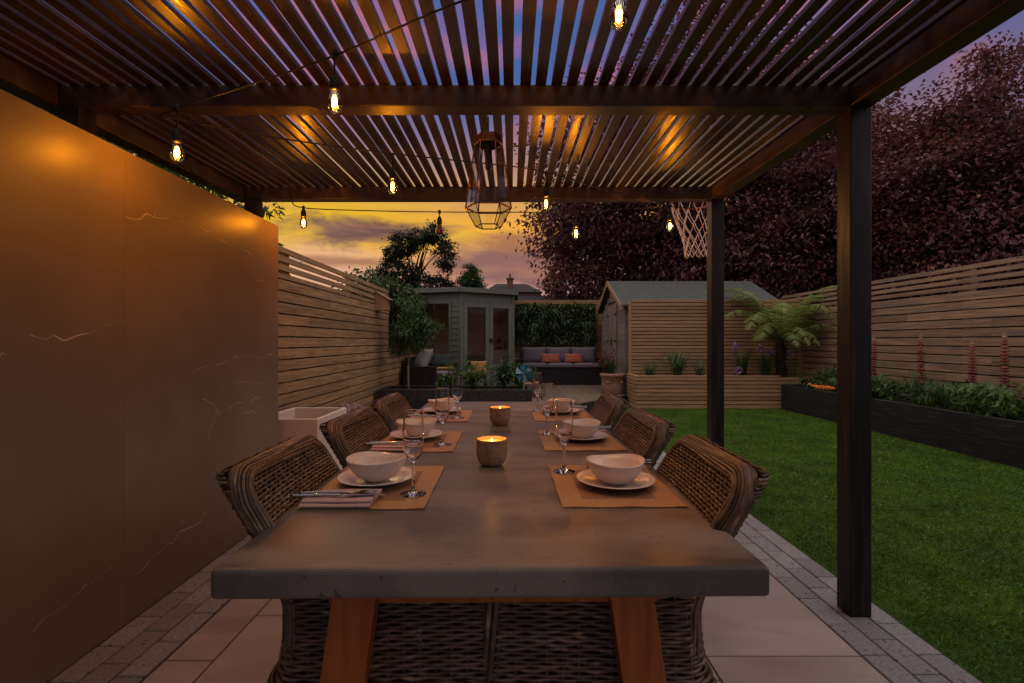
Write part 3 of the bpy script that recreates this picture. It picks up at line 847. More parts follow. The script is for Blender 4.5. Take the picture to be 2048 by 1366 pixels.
    for x in np.arange(-.21, .225, .010):
        s = np.linspace(-.235, .235, 70)
        b.tube(np.column_stack([np.full(70, x), s, .432 + .004 * np.cos(PI * s / ST + j * PI)]), .0045, 4, cap=False); j += 1
    b.box(-.22, .23, -.236, .236, .415, .425, 1)
    b.build("seat", ['wicker', 'wicker_in'], c, smooth=True, local=True)
    for sx in (-1, 1):
        for sy in (-1, 1):
            MB().tube([(sx * .185, sy * .20, .415), (sx * .20 - .005, sy * .215, .0)], [.022, .015], 8).build("leg", 'chair_leg', c, local=True, smooth=True)
    return c
SIDE = {'L': "stone wall side", 'R': "lawn side"}
POS = ("nearest the camera", "in the middle", "at the far end")
PSH = ("nearest the camera", "in the middle", "at the far end")
chair0 = None
for side, x, ys, rz in (('L', -.285, (1.325, 1.935, 2.555), 0.0), ('R', .196, (1.318, 1.928, 2.578), PI)):
    for k, y in enumerate(ys):
        lab = f"dark wicker armchair {POS[k]} on the {SIDE[side]} of the table"
        dx = (-.004 * k if side == 'L' else -.006 * k)
        jit = R((1.2, -1.0, 1.4)[k]) * (1 if side == 'L' else -1)
        if chair0 is None: chair0 = make_chair((x, y, 0), jit, lab)
        else:
            c = copy_tree(chair0); c.location = (x + dx, y, 0); c.rotation_euler = (0, 0, rz + jit); c['label'] = lab

# ------------------------------------------------------------------ place settings
def ribs(n, amp):
    return lambda t: amp * abs(math.sin(t * n / 2))
def bowl_mesh():
    out = [(.0, .0), (.030, .0), (.036, .002), (.052, .012), (.068, .028), (.079, .046), (.0838, .0600), (.0855, .0655)]
    inn = [(.0830, .0662), (.076, .047), (.065, .030), (.050, .015), (.030, .006), (.0, .005)]
    def fn(r, z, t):
        k = z / .066
        wob = .0034 * math.cos(2 * t + .9) * k * k + .0010 * math.cos(3 * t) * k * k
        rr = r * .95 * (1 + .035 * k * math.cos(2 * t - .4)) + (ribs(60, .0013)(t) * min(1, k * 1.5) if .12 < k < .97 else 0)
        return rr, z * .97 + wob
    return MB().lathe(out + inn, seg=240, fn=fn)
def plate_mesh():
    prof = [(0, .0), (.058, .0), (.064, .003), (.088, .010), (.1115, .0175), (.1118, .0195), (.109, .0192), (.088, .013), (.066, .0065), (.058, .0048), (0, .0045)]
    def fn(r, z, t):
        return r * .96 + (ribs(60, .0014)(t) if r > .1 else 0), z + (ribs(60, .0017)(t) if .066 < r < .1115 else 0)
    return MB().lathe(prof, seg=180, fn=fn)
def flute_mesh():
    o = [(0, .0), (.0325, .0), (.0335, .0003), (.0340, .0010), (.0335, .0016), (.030, .0028), (.012, .0060), (.0050, .0120), (.0036, .025), (.0036, .070), (.0046, .080), (.0085, .0870), (.016, .096), (.0235, .110), (.0270, .128), (.0276, .150), (.0262, .190), (.02505, .2170), (.0250, .2184), (.0249, .2190)]
    i = [(.0246, .2192), (.0244, .2186), (.02445, .2170), (.0256, .190), (.0268, .150), (.0262, .1285), (.0226, .1115), (.0150, .0985), (.007, .0915), (0, .0905)]
    return MB().lathe(o + i, seg=40)
GLASS = bpy.data.materials.new("drinking glass"); GLASS.use_nodes = True
_p = GLASS.node_tree.nodes['Principled BSDF']
_p.inputs['Base Color'].default_value = (1, 1, 1, 1); _p.inputs['Roughness'].default_value = .0
_p.inputs['Transmission Weight'].default_value = 1.0; _p.inputs['IOR'].default_value = 1.45
def mat_mesh():
    """x across the table, y along it; a plain border around a darker centre, corners wavy"""
    b = MB()
    nx, ny = 16, 20
    P = [[((i / nx - .5) * .305, (j / ny - .5) * .41, .0022 + .0018 * max(0, math.sin(i * .9 + j * .7)) * (1 if i in (0, nx) or j in (0, ny) else .25)) for j in range(ny + 1)] for i in range(nx + 1)]
    for i in range(nx):
        for j in range(ny):
            mid = 3 <= i < nx - 3 and 3 <= j < ny - 3
            b.add([P[i][j], P[i + 1][j], P[i + 1][j + 1], P[i][j + 1]], [(0, 1, 2, 3)], 1 if mid else 0)
    b.box(-.1515, .1515, -.204, .204, .0003, .0016, 0)
    return b
def napkin_mesh():
    b = MB()
    def layer(x0, x1, y0, y1, z, th):
        P = []
        for i in range(13):
            t = i / 12; xx = x0 + (x1 - x0) * t
            row = []
            for a in np.linspace(-PI / 2, PI / 2, 7): row.append((xx, y0 - th * .8 * math.cos(a) + .001 * math.sin(t * 9), z + th / 2 + th / 2 * math.sin(a)))
            row += [(xx, y0 + (y1 - y0) * q, z + th + .0015 * math.sin(t * 7 + q * 5)) for q in (.15, .4, .7, 1)]
            row.append((xx, y1, z))
            P.append(row)
        b.grid(P)
        b.box(x0 + .001, x1 - .001, y0, y1 - .001, z, z + th * .9)
    layer(-.084, .084, -.048, .050, .0045, .008)
    layer(-.082, .086, -.038, .047, .013, .007)
    b.add([(.03, -.02, .0215), (.094, .012, .0205), (.090, .050, .0205), (.0, .048, .0215)], [(0, 1, 2, 3)])
    return b
def knife_mesh():
    b = MB()
    h = [(-.118, 0, .0), (-.10, 0, .0005), (-.05, .001, .0015), (.0, .0015, .0005)]
    b.tube(smooth_path(h, 6), np.linspace(.0052, .0034, 19), 10)
    P = []
    for t in np.linspace(0, 1, 12):
        x = .0 + .108 * t
        top = .004 + .0105 * math.sin(PI * min(1, t * .85 + .08)) if t < .98 else .001
        low = -.0045 + .004 * t
        P.append([(x, low, .0006), (x, (low + top) / 2, .0018), (x, top, .0006), (x, (low + top) / 2, -.0006), (x, low, .0006)])
    b.grid(P)
    return b
def fork_mesh():
    b = MB()
    b.tube(smooth_path([(-.105, 0, 0), (-.06, .0005, .002), (.0, 0, .0018), (.03, 0, .0)], 6), np.linspace(.0048, .003, 19), 10)
    b.add([(.028, -.003, .0), (.045, -.011, .0015), (.045, .011, .0015), (.028, .003, .0)], [(0, 1, 2, 3)])
    for k in range(4): b.tube([(.044, -.0095 + k * .0063, .0015), (.075, -.0095 + k * .0063, .003), (.092, -.0090 + k * .006, .001)], [.0018, .0015, .0007], 6)
    return b
proto = {}
def put(kind, mb, mat, x, y, z, rz, label, cat, group, smooth=True):
    if kind not in proto:
        o = mb().build(kind, mat, smooth=smooth); proto[kind] = o
    else:
        o = proto[kind].copy(); COL.objects.link(o)
    wx, wy, _ = tl(x, y)
    o.location = (wx, wy, TZ + z); o.rotation_euler = (0, 0, rz + TYAW)
    return tag(o, label, cat, group)
# local table coordinates of each setting: mat centre, glass, bowl turn
SET = {'L': ((-.322, -.722), (-.320, -.098), (-.318, .588)), 'R': ((.317, -.714), (.322, -.085), (.325, .600))}
GLS = {'L': ((-.216, -.812), (-.220, -.182), (-.228, .498)), 'R': ((.206, -.590), (.205, .027), (.208, .770))}
PLW = {'L': ((-.340, -.700), (-.345, -.050), (-.335, .70)), 'R': ((.333, -.735), (.335, -.08), (.330, .66))}
for side in 'LR':
    sg = 1 if side == 'L' else -1
    for k in range(3):
        who = f"{PSH[k]} on the {SIDE[side]}"
        x, y = SET[side][k]
        put("placemat", mat_mesh, ['mat', 'mat_centre'], x, y, .0005, 0 if sg > 0 else PI, f"tan woven placemat {who} of the table", "placemat", "placemats on the table", False)
        px_, py_ = PLW[side][k]
        put("dinner_plate", plate_mesh, 'china', px_, py_, .005, .2 * k, f"cream ribbed plate {who} of the table", "plate", "plates on the placemats")
        put("soup_bowl", bowl_mesh, 'china', px_ - .008 * sg * 0, py_, .011, (0.1, .5, 1.0)[k] + (.0 if sg > 0 else .5), f"cream wavy-rimmed bowl {who} of the table", "bowl", "bowls standing on the plates")
        gx_, gy_ = GLS[side][k]
        put("champagne_flute", flute_mesh, GLASS, gx_, gy_, .004, 0, f"empty clear champagne flute {who} of the table", "glass", "champagne flutes by the placemats")
        nx_, ny_ = x - .092 * sg + (.03 if sg > 0 else -.035), y - sg * .152
        put("folded_napkin", napkin_mesh, 'linen', nx_, ny_, .0, 0 if sg > 0 else PI, f"folded dusty pink napkin {who} of the table", "napkin", "folded napkins by the plates")
        put("table_knife", knife_mesh, 'steel', nx_ + .005 * sg, ny_ - .018 * sg, .0245, (0.03 if sg > 0 else PI + .03), f"steel knife on the napkin {who}", "knife", "knives lying on the napkins")
        put("table_fork", fork_mesh, 'steel', nx_ - .002 * sg, ny_ + .010 * sg, .0225, (0.05 if sg > 0 else PI + .05), f"steel fork on the napkin {who}", "fork", "forks lying on the napkins")

# candle pots
def candle(x, y, label):
    t = thing("candle_pot", label, "candle", (x, y, TZ), 0, "candle pots in the middle of the table")
    prof = [(0, .0005), (.030, .0005), (.039, .006), (.046, .018), (.0505, .036), (.0515, .058), (.050, .0845), (.0488, .0862), (.0468, .0845), (.0472, .068), (.046, .05)]
    seg = 120
    b = MB()
    rows = []
    n = 34
    def fn(r, z, tt):
        if .008 < z < .078 and r > .038:
            j = math.floor(z / .0052)
            k = tt * 42 / (2 * PI) + .5 * (j % 2)
            f = math.sin(PI * (k % 1)) * math.sin(PI * ((z / .0052) % 1))
            return r - .0011 * f, z
        return r, z
    # resample the outside finely so that the dimples show
    P = []
    for (a0, a1) in zip(prof[:-1], prof[1:]):
        m = max(1, int(math.hypot(a1[0] - a0[0], a1[1] - a0[1]) / .0013)) if a0[1] < .086 and a0[0] > .03 and a1[1] > a0[1] else 1
        for q in range(m): P.append((a0[0] + (a1[0] - a0[0]) * q / m, a0[1] + (a1[1] - a0[1]) * q / m))
    P.append(prof[-1])
    b.lathe(P, seg=168, fn=fn)
    b.build("pot", 'candle', t, smooth=True, local=True)
    w = MB().lathe([(0, .071), (.02, .0708), (.040, .0715), (.0458, .0735)], seg=40)
    wx = w.build("wax", 'wax', t, smooth=True, local=True)
    MB().lathe([(0, .0715), (.0035, .0735), (.0045, .0775), (.0028, .083), (0, .089)], seg=12).build("flame", 'flame', t, smooth=True, local=True)
    ld = bpy.data.lights.new("candle_light", 'POINT'); ld.energy = .22; ld.color = (1, .42, .08); ld.shadow_soft_size = .006
    lo = bpy.data.objects.new("candle_light", ld); COL.objects.link(lo); lo.parent = t; lo.location = (0, 0, .096)
candle(-.066, 1.640, "lit speckled ceramic candle pot nearer the camera on the table")
candle(-.058, 2.43, "lit speckled ceramic candle pot farther along the table")

# ------------------------------------------------------------------ festoon lights
fest = thing("festoon_lights", "black cable string of amber filament bulbs looped under the pergola roof", "string lights", (-.2, 2.3, 2.1))
b = MB()
def cable(pts, n=10): b.tube(smooth_path(pts, n), .0036, 6)
cable([(.62, .9, 2.17), (.278, 1.28, 2.150), (-.148, 1.5, 2.182), (-.607, 1.75, 2.166), (-.996, 1.9, 2.135), (-1.441, 2.07, 2.105), (-1.406, 2.09, 2.092), (-1.067, 2.3, 2.095), (-.63, 2.55, 2.121), (.0, 2.85, 2.158), (.203, 2.98, 2.167), (.598, 3.2, 2.132), (1.08, 3.45, 2.095), (1.30, 3.535, 2.10)])
cable([(-1.465, 3.52, 2.20), (-1.468, 3.32, 2.19), (-1.455, 3.3, 2.10), (-1.379, 3.3, 2.043), (-.94, 3.33, 2.031), (-.486, 3.35, 2.028), (.0, 3.38, 2.034), (.428, 3.4, 2.043), (1.015, 3.43, 2.083), (1.08, 3.45, 2.093)])
b.build("cable", 'cable', fest, smooth=True)
BULBS = [((.278, 1.3, 2.011), 2.150), ((-.621, 1.75, 2.0), 2.166), ((-1.34, 2.0, 1.918), 2.092), ((-.621, 2.6, 1.966), 2.121), ((.204, 3.0, 1.988), 2.166), ((.435, 3.4, 1.898), 2.043),
         ((1.09, 3.45, 1.957), 2.094), ((-1.376, 3.3, 1.945), 2.043), ((-.486, 3.35, 1.907), 2.028)]
sock0 = None
for i, ((x, y, z), zc) in enumerate(BULBS):
    # dropper and socket hang from the cable, the bulb hangs from the socket; z is the middle of the glass
    b = MB()
    b.tube([(x, y, zc + .004), (x, y, z + .085)], .0034, 6)
    b.lathe([(.0, .092), (.008, .091), (.011, .082), (.016, .072), (.0175, .045), (.0165, .038), (0, .038)], (x, y, z), 16)
    b.lathe([(0, .012), (.009, .012), (.009, -.012), (0, -.012)], (x, y, zc), 8)
    s = b.build("socket", 'cable', fest, smooth=True)
    b = MB()
    b.lathe([(.0135, .042), (.0140, .034), (.0185, .020), (.0240, .002), (.0250, -.012), (.0225, -.026), (.0155, -.036), (.006, -.0405), (0, -.041)], (x, y, z), 24)
    b.lathe([(0, .024), (.0060, .020), (.0098, .004), (.0075, -.016), (0, -.026)], (x, y, z), 12, 1)
    b.build("bulb", ['bulb_glass', 'copper' if i == 8 else 'filament'], s, smooth=True)
    if i == 8: continue
    ld = bpy.data.lights.new("bulb_light", 'POINT'); ld.energy = 24.0; ld.color = (1.0, .43, .03); ld.shadow_soft_size = .012
    lo = bpy.data.objects.new("bulb_light", ld); COL.objects.link(lo); lo.parent = fest; lo.location = Vector((x, y, z)) - fest.location

# ------------------------------------------------------------------ hanging lantern
lan = thing("hanging_lantern", "copper framed hexagonal glass lantern hanging above the table", "lantern", (-.113, 2.4, 1.70))
def hexp(r, z, ph=0): return [(-.113 + r * math.sin(k * PI / 3 + ph), 2.4 + r * math.cos(k * PI / 3 + ph), z) for k in range(6)]
ph = PI / 6
top, col_, mid_, low = hexp(.062, 2.146, ph), hexp(.066, 2.105, ph), hexp(.110, 1.800, ph), hexp(.062, 1.712, ph)
b = MB()
for a0, a1 in zip(top, col_):
    pass
n = 6
for k in range(6):
    b.quads([[top[k], top[(k + 1) % 6], col_[(k + 1) % 6], col_[k]]])
b.add(top, [tuple(range(6))])
b.build("collar", 'copper', lan)
b = MB()
for k in range(6):
    b.tube([col_[k], mid_[k]], .0038, 6); b.tube([mid_[k], low[k]], .0026, 6)
    b.tube([mid_[k], mid_[(k + 1) % 6]], .0036, 6); b.tube([low[k], low[(k + 1) % 6]], .003, 6)
    b.tube([col_[k], col_[(k + 1) % 6]], .005, 6)
b.build("frame", 'copper', lan, smooth=True)
b = MB()
for k in range(6):
    b.quads([[col_[k], col_[(k + 1) % 6], mid_[(k + 1) % 6], mid_[k]], [mid_[k], mid_[(k + 1) % 6], low[(k + 1) % 6], low[k]]])
b.build("glass", 'clear', lan)
b = MB().tube([(-.113, 2.4, 2.24), (-.113, 2.4, 2.14)], .003, 6)
b.tube([(-.135, 2.4, 2.235), (-.128, 2.4, 2.205), (-.113, 2.4, 2.20)], .003, 6)
b.build("cord", 'cable', lan, smooth=True)
MB().lathe([(0, 2.14), (.014, 2.138), (.017, 2.10), (.017, 1.995), (.012, 1.985), (0, 1.985)], (-.113, 2.4, 0), 16).build("lamp_holder", 'black_metal', lan, smooth=True)

# ------------------------------------------------------------------ basketball hoop on the back of the pergola
hp = thing("basketball_hoop", "small basketball hoop with pale net behind the far post of the pergola", "basketball hoop", (1.585, 3.66, 2.29))
cx, cy, cz, rr = 1.50, 4.07, 2.292, .20
b = MB().tube([(cx + rr * math.cos(t), cy + rr * math.sin(t), cz) for t in np.linspace(0, 2 * PI, 40)[:-1]], .008, 8, closed=True)
b.bar((cx - .035, 3.66, cz - .01), (cx - .035, 3.88, cz - .01), .012, .03).bar((cx - .005, 3.66, cz - .01), (cx - .005, 3.88, cz - .01), .012, .03)
b.box(1.43, 1.508, 3.648, 3.662, 2.22, 2.36)
b.build("rim", 'orange_dark', hp, smooth=False)
b = MB()
nn = 12
def np_(k, j):
    r_ = (rr, .165, .135, .112, .098, .093, .088)[j]
    return (cx + r_ * math.cos(2 * PI * k / nn), cy + r_ * math.sin(2 * PI * k / nn), cz - (0, .13, .215, .285, .345, .395, .44)[j] + random.uniform(-.008, .008))
G = [[np_(k + .5 * (j % 2), j) for k in range(nn)] for j in range(7)]
for j in range(6):
    for k in range(nn):
        k2 = (k + (1 if j % 2 else -1)) % nn
        for q in (k, k2):
            a0, a1 = np.array(G[j][k]), np.array(G[j + 1][q])
            mid = (a0 + a1) / 2 + np.array([0, 0, -.012 if j == 0 else -.005])
            b.tube([a0, mid, a1], .0030, 5, cap=False)
b.build("net", 'net', hp, smooth=True)

# ------------------------------------------------------------------ summerhouse
sh = thing("summerhouse", "sage green corner summerhouse with glazed double doors", "summerhouse", (-.95, 11.0, .18))
A, Bc, Cc = np.array((-1.93, 10.32)), np.array((-1.03, 10.02)), np.array((.03, 10.72))
ZF, ZW = .18, 2.16
def face(p, q):
    """coordinates along a wall from p to q: u metres along, o metres outward"""
    d = (q - p); L_ = np.linalg.norm(d); d = d / L_; nrm = np.array((d[1], -d[0]))
    return L_, (lambda u, o, z: (p[0] + d[0] * u + nrm[0] * o, p[1] + d[1] * u + nrm[1] * o, z))
def panel(mb, f, u0, u1, o0, o1, z0, z1, m=0):
    V = [f(u0, o0, z0), f(u1, o0, z0), f(u1, o1, z0), f(u0, o1, z0), f(u0, o0, z1), f(u1, o0, z1), f(u1, o1, z1), f(u0, o1, z1)]
    mb.add(V, [(0, 3, 2, 1), (4, 5, 6, 7), (0, 1, 5, 4), (1, 2, 6, 5), (2, 3, 7, 6), (3, 0, 4, 7)], m)
def clad(mb, f, u0, u1, z0, z1, h=.115):
    z = z0
    while z < z1 - .005:
        zz = min(z + h, z1)
        V = [f(u0, .016, z), f(u1, .016, z), f(u1, 0, z), f(u0, 0, z), f(u0, .004, zz), f(u1, .004, zz), f(u1, -.02, zz), f(u0, -.02, zz)]
        mb.add(V, [(0, 3, 2, 1), (4, 5, 6, 7), (0, 1, 5, 4), (1, 2, 6, 5), (2, 3, 7, 6), (3, 0, 4, 7)])
        z = zz
b = MB()
LA, fA = face(A, Bc)
LB, fB = face(Bc, Cc)
wa0, wa1, wz0, wz1 = .13, .70, .62, 1.93
clad(b, fA, 0, LA - .04, ZF, wz0); clad(b, fA, 0, wa0, wz0, wz1); clad(b, fA, wa1, LA - .04, wz0, wz1); clad(b, fA, 0, LA - .04, wz1, ZW)
clad(b, fB, .04, LB - .04, 1.98, ZW)
LC, fC = face(Cc, np.array((.03, 12.2)))
clad(b, fC, .04, LC, ZF, ZW)
b.build("wall", 'sage', sh)
b = MB()
panel(b, fA, LA - .04, LA + .012, -.03, .028, ZF, ZW); panel(b, fB, -.012, .05, -.03, .028, ZF, ZW)
panel(b, fB, LB - .05, LB + .01, -.04, .026, ZF, ZW)
b.build("corner_post", 'sage', sh)
b = MB()
for (u0, u1, z0, z1) in ((wa0 - .05, wa0, wz0 - .05, wz1 + .05), (wa1, wa1 + .05, wz0 - .05, wz1 + .05), (wa0, wa1, wz1, wz1 + .05), (wa0, wa1, wz0 - .05, wz0)):
    panel(b, fA, u0, u1, -.02, .034, z0, z1)
fw = b.build("window_frame", 'sage', sh)
b = MB(); panel(b, fA, wa0, wa1, .004, .008, wz0, wz1); b.build("pane", 'clear', fw)
hw = LB / 2 + .02
for (u0, u1) in ((.055, hw - .003), (hw + .003, LB - .055)):
    b = MB(); s = .085
    panel(b, fB, u0, u0 + s, -.01, .03, ZF + .03, 1.975); panel(b, fB, u1 - s, u1, -.01, .03, ZF + .03, 1.975)
    panel(b, fB, u0 + s, u1 - s, -.01, .029, 1.86, 1.975); panel(b, fB, u0 + s, u1 - s, -.01, .029, ZF + .03, ZF + .25)
    d = b.build("door", 'sage', sh)
    b = MB(); panel(b, fB, u0 + s, u1 - s, .004, .008, ZF + .25, 1.86); b.build("pane", 'clear', d)
    if u0 > .3:
        b = MB(); panel(b, fB, u0 + .0, u0 + .07, .031, .05, 1.14, 1.22); b.build("lock", 'black_metal', d)
b = MB()
cs = [(-1.95, 12.2), (-2.0, 10.22), (-1.04, 9.90), (.13, 10.66), (.14, 12.22)]
apex = (-.9, 11.3)
nn = len(cs)
vs = [(p[0], p[1], ZW + .005) for p in cs] + [(p[0], p[1], ZW + .075) for p in cs] + [(apex[0], apex[1], 2.34)]
fs = [tuple(range(nn))[::-1]] + [(i, (i + 1) % nn, nn + (i + 1) % nn, nn + i) for i in range(nn)] + [(nn + i, nn + (i + 1) % nn, 2 * nn) for i in range(nn)]
b.add(vs, fs); b.build("roof", 'felt', sh)
b = MB()
for p, q in ((cs[1], cs[2]), (cs[2], cs[3])):
    L_, f_ = face(np.array(p), np.array(q)); panel(b, f_, 0, L_, .002, .02, ZW - .01, ZW + .085)
b.build("fascia", 'sage', sh)
b = MB().add([(-1.9, 12.18, ZF), (.02, 12.18, ZF), (.02, 12.18, ZW), (-1.9, 12.18, ZW)], [(0, 1, 2, 3)])
bb = MB(); z = ZF
while z < ZW - .01:
    bb.box(-1.92, .0, 12.14, 12.16, z, z + .112); bb.box(-1.925, -1.905, 10.40, 12.13, z, z + .112); bb.box(-.02, .0, 10.85, 12.13, z, z + .112); z += .115
bb.build("inside_boarding", 'cream_wood', sh)
MB().prism([(-1.9, 10.35), (-1.03, 10.06), (0, 10.75), (0, 12.13), (-1.9, 12.13)], ZF + .001, ZF + .02).build("floor_boards", 'cream_wood', sh)
# what stands inside
t = thing("white_cabinet", "white painted cabinet standing inside the summerhouse", "cabinet", (-.25, 11.35, .2))
MB().box(-.43, -.06, 11.2, 11.55, .202, .98).build("carcass", 'white_wood', t, bevel=.004)
MB().box(-.41, -.08, 11.182, 11.198, .24, .95).build("cabinet_door", 'white_wood', t, bevel=.003)
MB().lathe([(0, .0), (.012, .0), (.012, .012), (0, .014)], (-.25, 11.175, .66), 10).build("knob", 'copper', t)
t = thing("red_lantern", "red metal lantern on top of the white cabinet", "lantern", (-.30, 11.3, .98))
MB().lathe([(0, .981), (.10, .981), (.10, 1.0), (.075, 1.02), (.075, 1.04), (0, 1.04)], (-.30, 11.3, 0), 16).build("base", 'red', t)
MB().lathe([(.055, 1.04), (.06, 1.08), (.05, 1.15), (.03, 1.17)], (-.30, 11.3, 0), 12).build("glass", 'clear', t)
MB().lathe([(.06, 1.15), (.045, 1.19), (.02, 1.22), (.008, 1.25), (0, 1.26)], (-.30, 11.3, 0), 12).build("cap", 'red', t)
t = thing("picture_frame", "small dark picture frame beside the red lantern on the cabinet", "picture frame", (-.12, 11.3, .981))
MB().box(-.18, -.07, 11.32, 11.335, .982, 1.17).build("frame", 'black_metal', t)
MB().box(-.165, -.085, 11.317, 11.319, .997, 1.155).build("picture", 'cushion_tan', t)

# ------------------------------------------------------------------ shed
sd = thing("garden_shed", "weathered wooden shed with grey felt gable roof and double door", "shed", (3.6, 10.75, 0))
SX, SY0, SY1, RY = 2.15, 9.50, 11.98, 10.73
b = MB()
z = .12
def gz(y): return 2.42 - abs(y - RY) * .445
while z < 2.36:
    z1 = z + .118
    for (y0, y1) in ((SY0, 10.20), (11.20, SY1)) if z < 1.95 else ((SY0, SY1),):
        half = max(.02, (2.40 - z1) / .445)
        ya, yb = max(y0, RY - half), min(y1, RY + half)
        if yb > ya + .02: b.box(SX + random.uniform(0, .003), SX + .03, ya, yb, z, z1 - .003)
    z = z1
z = .12
while z < 1.82:
    b.box(SX + .03, 4.95, SY0, SY0 + .03, z, z + .115); z += .118
b.box(SX + .031, SX + .04, SY0 + .031, SY1, .1, 1.83)
b.build("wall", 'grey_board', sd)
MB().add([(SX + .041, SY0, 1.82), (SX + .041, SY1, 1.82), (SX + .041, RY, 2.40)], [(0, 1, 2)]).build("gable", 'grey_board', sd)
for (y0, y1) in ((10.215, 10.695), (10.705, 11.185)):
    b = MB(); y = y0
    while y < y1 - .02:
        b.box(SX - .022, SX - .004, y, min(y + .092, y1), .2, 1.93); y += .096
    d = b.build("door", 'shed_door', sd, bevel=.002, seg=1)
    b = MB()
    yh = y0 if y0 < 10.5 else y1
    sgn = 1 if y0 < 10.5 else -1
    for zz in (.5, 1.17, 1.72): b.add([(SX - .027, yh, zz + .03), (SX - .027, yh, zz - .03), (SX - .027, yh + sgn * .22, zz - .006), (SX - .027, yh + sgn * .22, zz + .006)], [(0, 1, 2, 3)])
    b.build("hinge", 'black_metal', d)
b = MB().box(SX - .034, SX - .024, 10.63, 10.77, 1.16, 1.20); b.box(SX - .04, SX - .026, 10.69, 10.74, 1.07, 1.15)
b.build("latch", 'black_metal', sd)
b = MB()
x0, x1 = 2.05, 5.12
for (ya, yb, za, zb) in ((9.36, RY, 1.855, 2.455), (12.10, RY, 1.855, 2.455)):
    vs = [(x0, ya, za), (x1, ya, za), (x1, yb, zb), (x0, yb, zb)]
    b.add(vs + [(p[0], p[1], p[2] - .03) for p in vs], [(0, 1, 2, 3), (7, 6, 5, 4), (0, 4, 5, 1), (1, 5, 6, 2), (2, 6, 7, 3), (3, 7, 4, 0)])
b.build("roof", 'felt', sd)
b = MB()
for (ya, za, yb, zb) in ((9.34, 1.80, RY, 2.41), (12.12, 1.80, RY, 2.41)):
    b.add([(x0 - .02, ya, za - .05), (x0 - .02, ya, za + .05), (x0 - .02, yb, zb + .05), (x0 - .02, yb, zb - .05), (x0 - .001, ya, za - .05), (x0 - .001, ya, za + .05), (x0 - .001, yb, zb + .05), (x0 - .001, yb, zb - .05)],
          [(0, 1, 2, 3), (7, 6, 5, 4), (0, 4, 5, 1), (1, 5, 6, 2), (2, 6, 7, 3), (3, 7, 4, 0)])
b.build("barge_board", 'shed_trim', sd)

# ------------------------------------------------------------------ sofas, cushions
def pillow(mb, c, w, h, d, rx=0.0, rz=0.0, m=0, puff=1.0):
    """a stuffed cushion, w wide (x), h high (z), d deep (y), tilted back by rx"""
    n = 12
    Rm = Matrix.Rotation(rz, 3, 'Z') @ Matrix.Rotation(rx, 3, 'X')
    for sgn in (-1, 1):
        P = []
        for i in range(n + 1):
            row = []
            for j in range(n + 1):
                u, v = i / n * 2 - 1, j / n * 2 - 1
                f = (max(0, 1 - u ** 4) * max(0, 1 - v ** 4)) ** .5
                e = 1 - .05 * (1 - abs(u)) * abs(v) ** 3
                e2 = 1 - .05 * (1 - abs(v)) * abs(u) ** 3
                p = Rm @ Vector((u * w / 2 * e2, sgn * d / 2 * f * puff, v * h / 2 * e))
                row.append((c[0] + p.x, c[1] + p.y, c[2] + p.z))
            P.append(row if sgn < 0 else row[::-1])
        mb.grid(P, m)
    return mb
def slab(mb, x0, x1, y0, y1, z0, z1, m=0):
    n = 10
    def pt(u, v, s):
        f = ((1 - abs(u) ** 8) * (1 - abs(v) ** 8)) ** .4
        return ((x0 + x1) / 2 + u * (x1 - x0) / 2, (y0 + y1) / 2 + v * (y1 - y0) / 2, (z0 + z1) / 2 + s * (z1 - z0) / 2 * (.45 + .55 * f))
    top = [[pt(i / n * 2 - 1, j / n * 2 - 1, 1) for j in range(n + 1)] for i in range(n + 1)]
    bot = [[pt(i / n * 2 - 1, j / n * 2 - 1, -1) for j in range(n + 1)][::-1] for i in range(n + 1)]
    mb.grid(top, m); mb.grid(bot, m)
    for (a, c) in ((0, 1), (n, -1)):
        mb.grid([[top[a][j], bot[a][n - j]] for j in range(n + 1)], m); mb.grid([[top[j][a], bot[j][n - a]] for j in range(n + 1)], m)
    return mb
def rattan_box(mb, x0, x1, y0, y1, z0, z1, ribs_=True):
    mb.box(x0 + .008, x1 - .008, y0 + .008, y1 - .008, z0, z1)
    k = x0 + .012
    while ribs_ and k < x1 - .01:
        mb.tube([(k, y0 + .004, z0), (k, y0 + .004, z1)], .007, 5, ref=(1, 0, 0)); k += .024
    mb.box(x0, x1, y0 - .002, y1, z1, z1 + .02)
t = thing("rattan_sofa", "long black rattan sofa with mauve cushions under the foliage panel", "sofa", (1.1, 11.7, .18))
b = MB(); rattan_box(b, .22, 2.0, 11.30, 12.0, .20, .53); b.build("base", 'rattan', t)
b = MB().box(.20, 2.02, 12.0, 12.10, .2, .90); b.build("back_frame", 'rattan', t)
for x in (.12, 2.01):
    b = MB(); rattan_box(b, x, x + .1, 11.32, 12.1, .2, .74, False); b.build("arm", 'rattan', t)
for k in range(3):
    x = .235 + k * .588
    slab(MB(), x, x + .58, 11.27, 12.0, .552, .665).build("seat_cushion", 'cushion', t, smooth=True)
    pillow(MB(), (x + .29, 11.90, .835), .585, .40, .20, rx=-.2).build("back_cushion", 'cushion', t, smooth=True)
for k, x in enumerate((.90, 1.44)):
    b = pillow(MB(), (x, 11.66, .765), .42, .23, .13, rx=-.25)
    o = b.build("scatter_cushion", 'coral', origin=(x, 11.66, .66), smooth=True)
    tag(o, ("coral striped cushion on the sofa, the one nearer the summerhouse", "coral striped cushion on the sofa, the one nearer the shed")[k], "cushion", "coral cushions on the sofa")
t = thing("rattan_armchair", "black rattan armchair in front of the summerhouse window", "armchair", (-1.45, 9.0, .18))
b = MB(); rattan_box(b, -1.88, -1.30, 8.6, 8.72, .20, .71); b.build("arm", 'rattan', t)
b = MB(); rattan_box(b, -1.88, -1.02, 9.32, 9.44, .20, .74, False); b.build("arm", 'rattan', t)
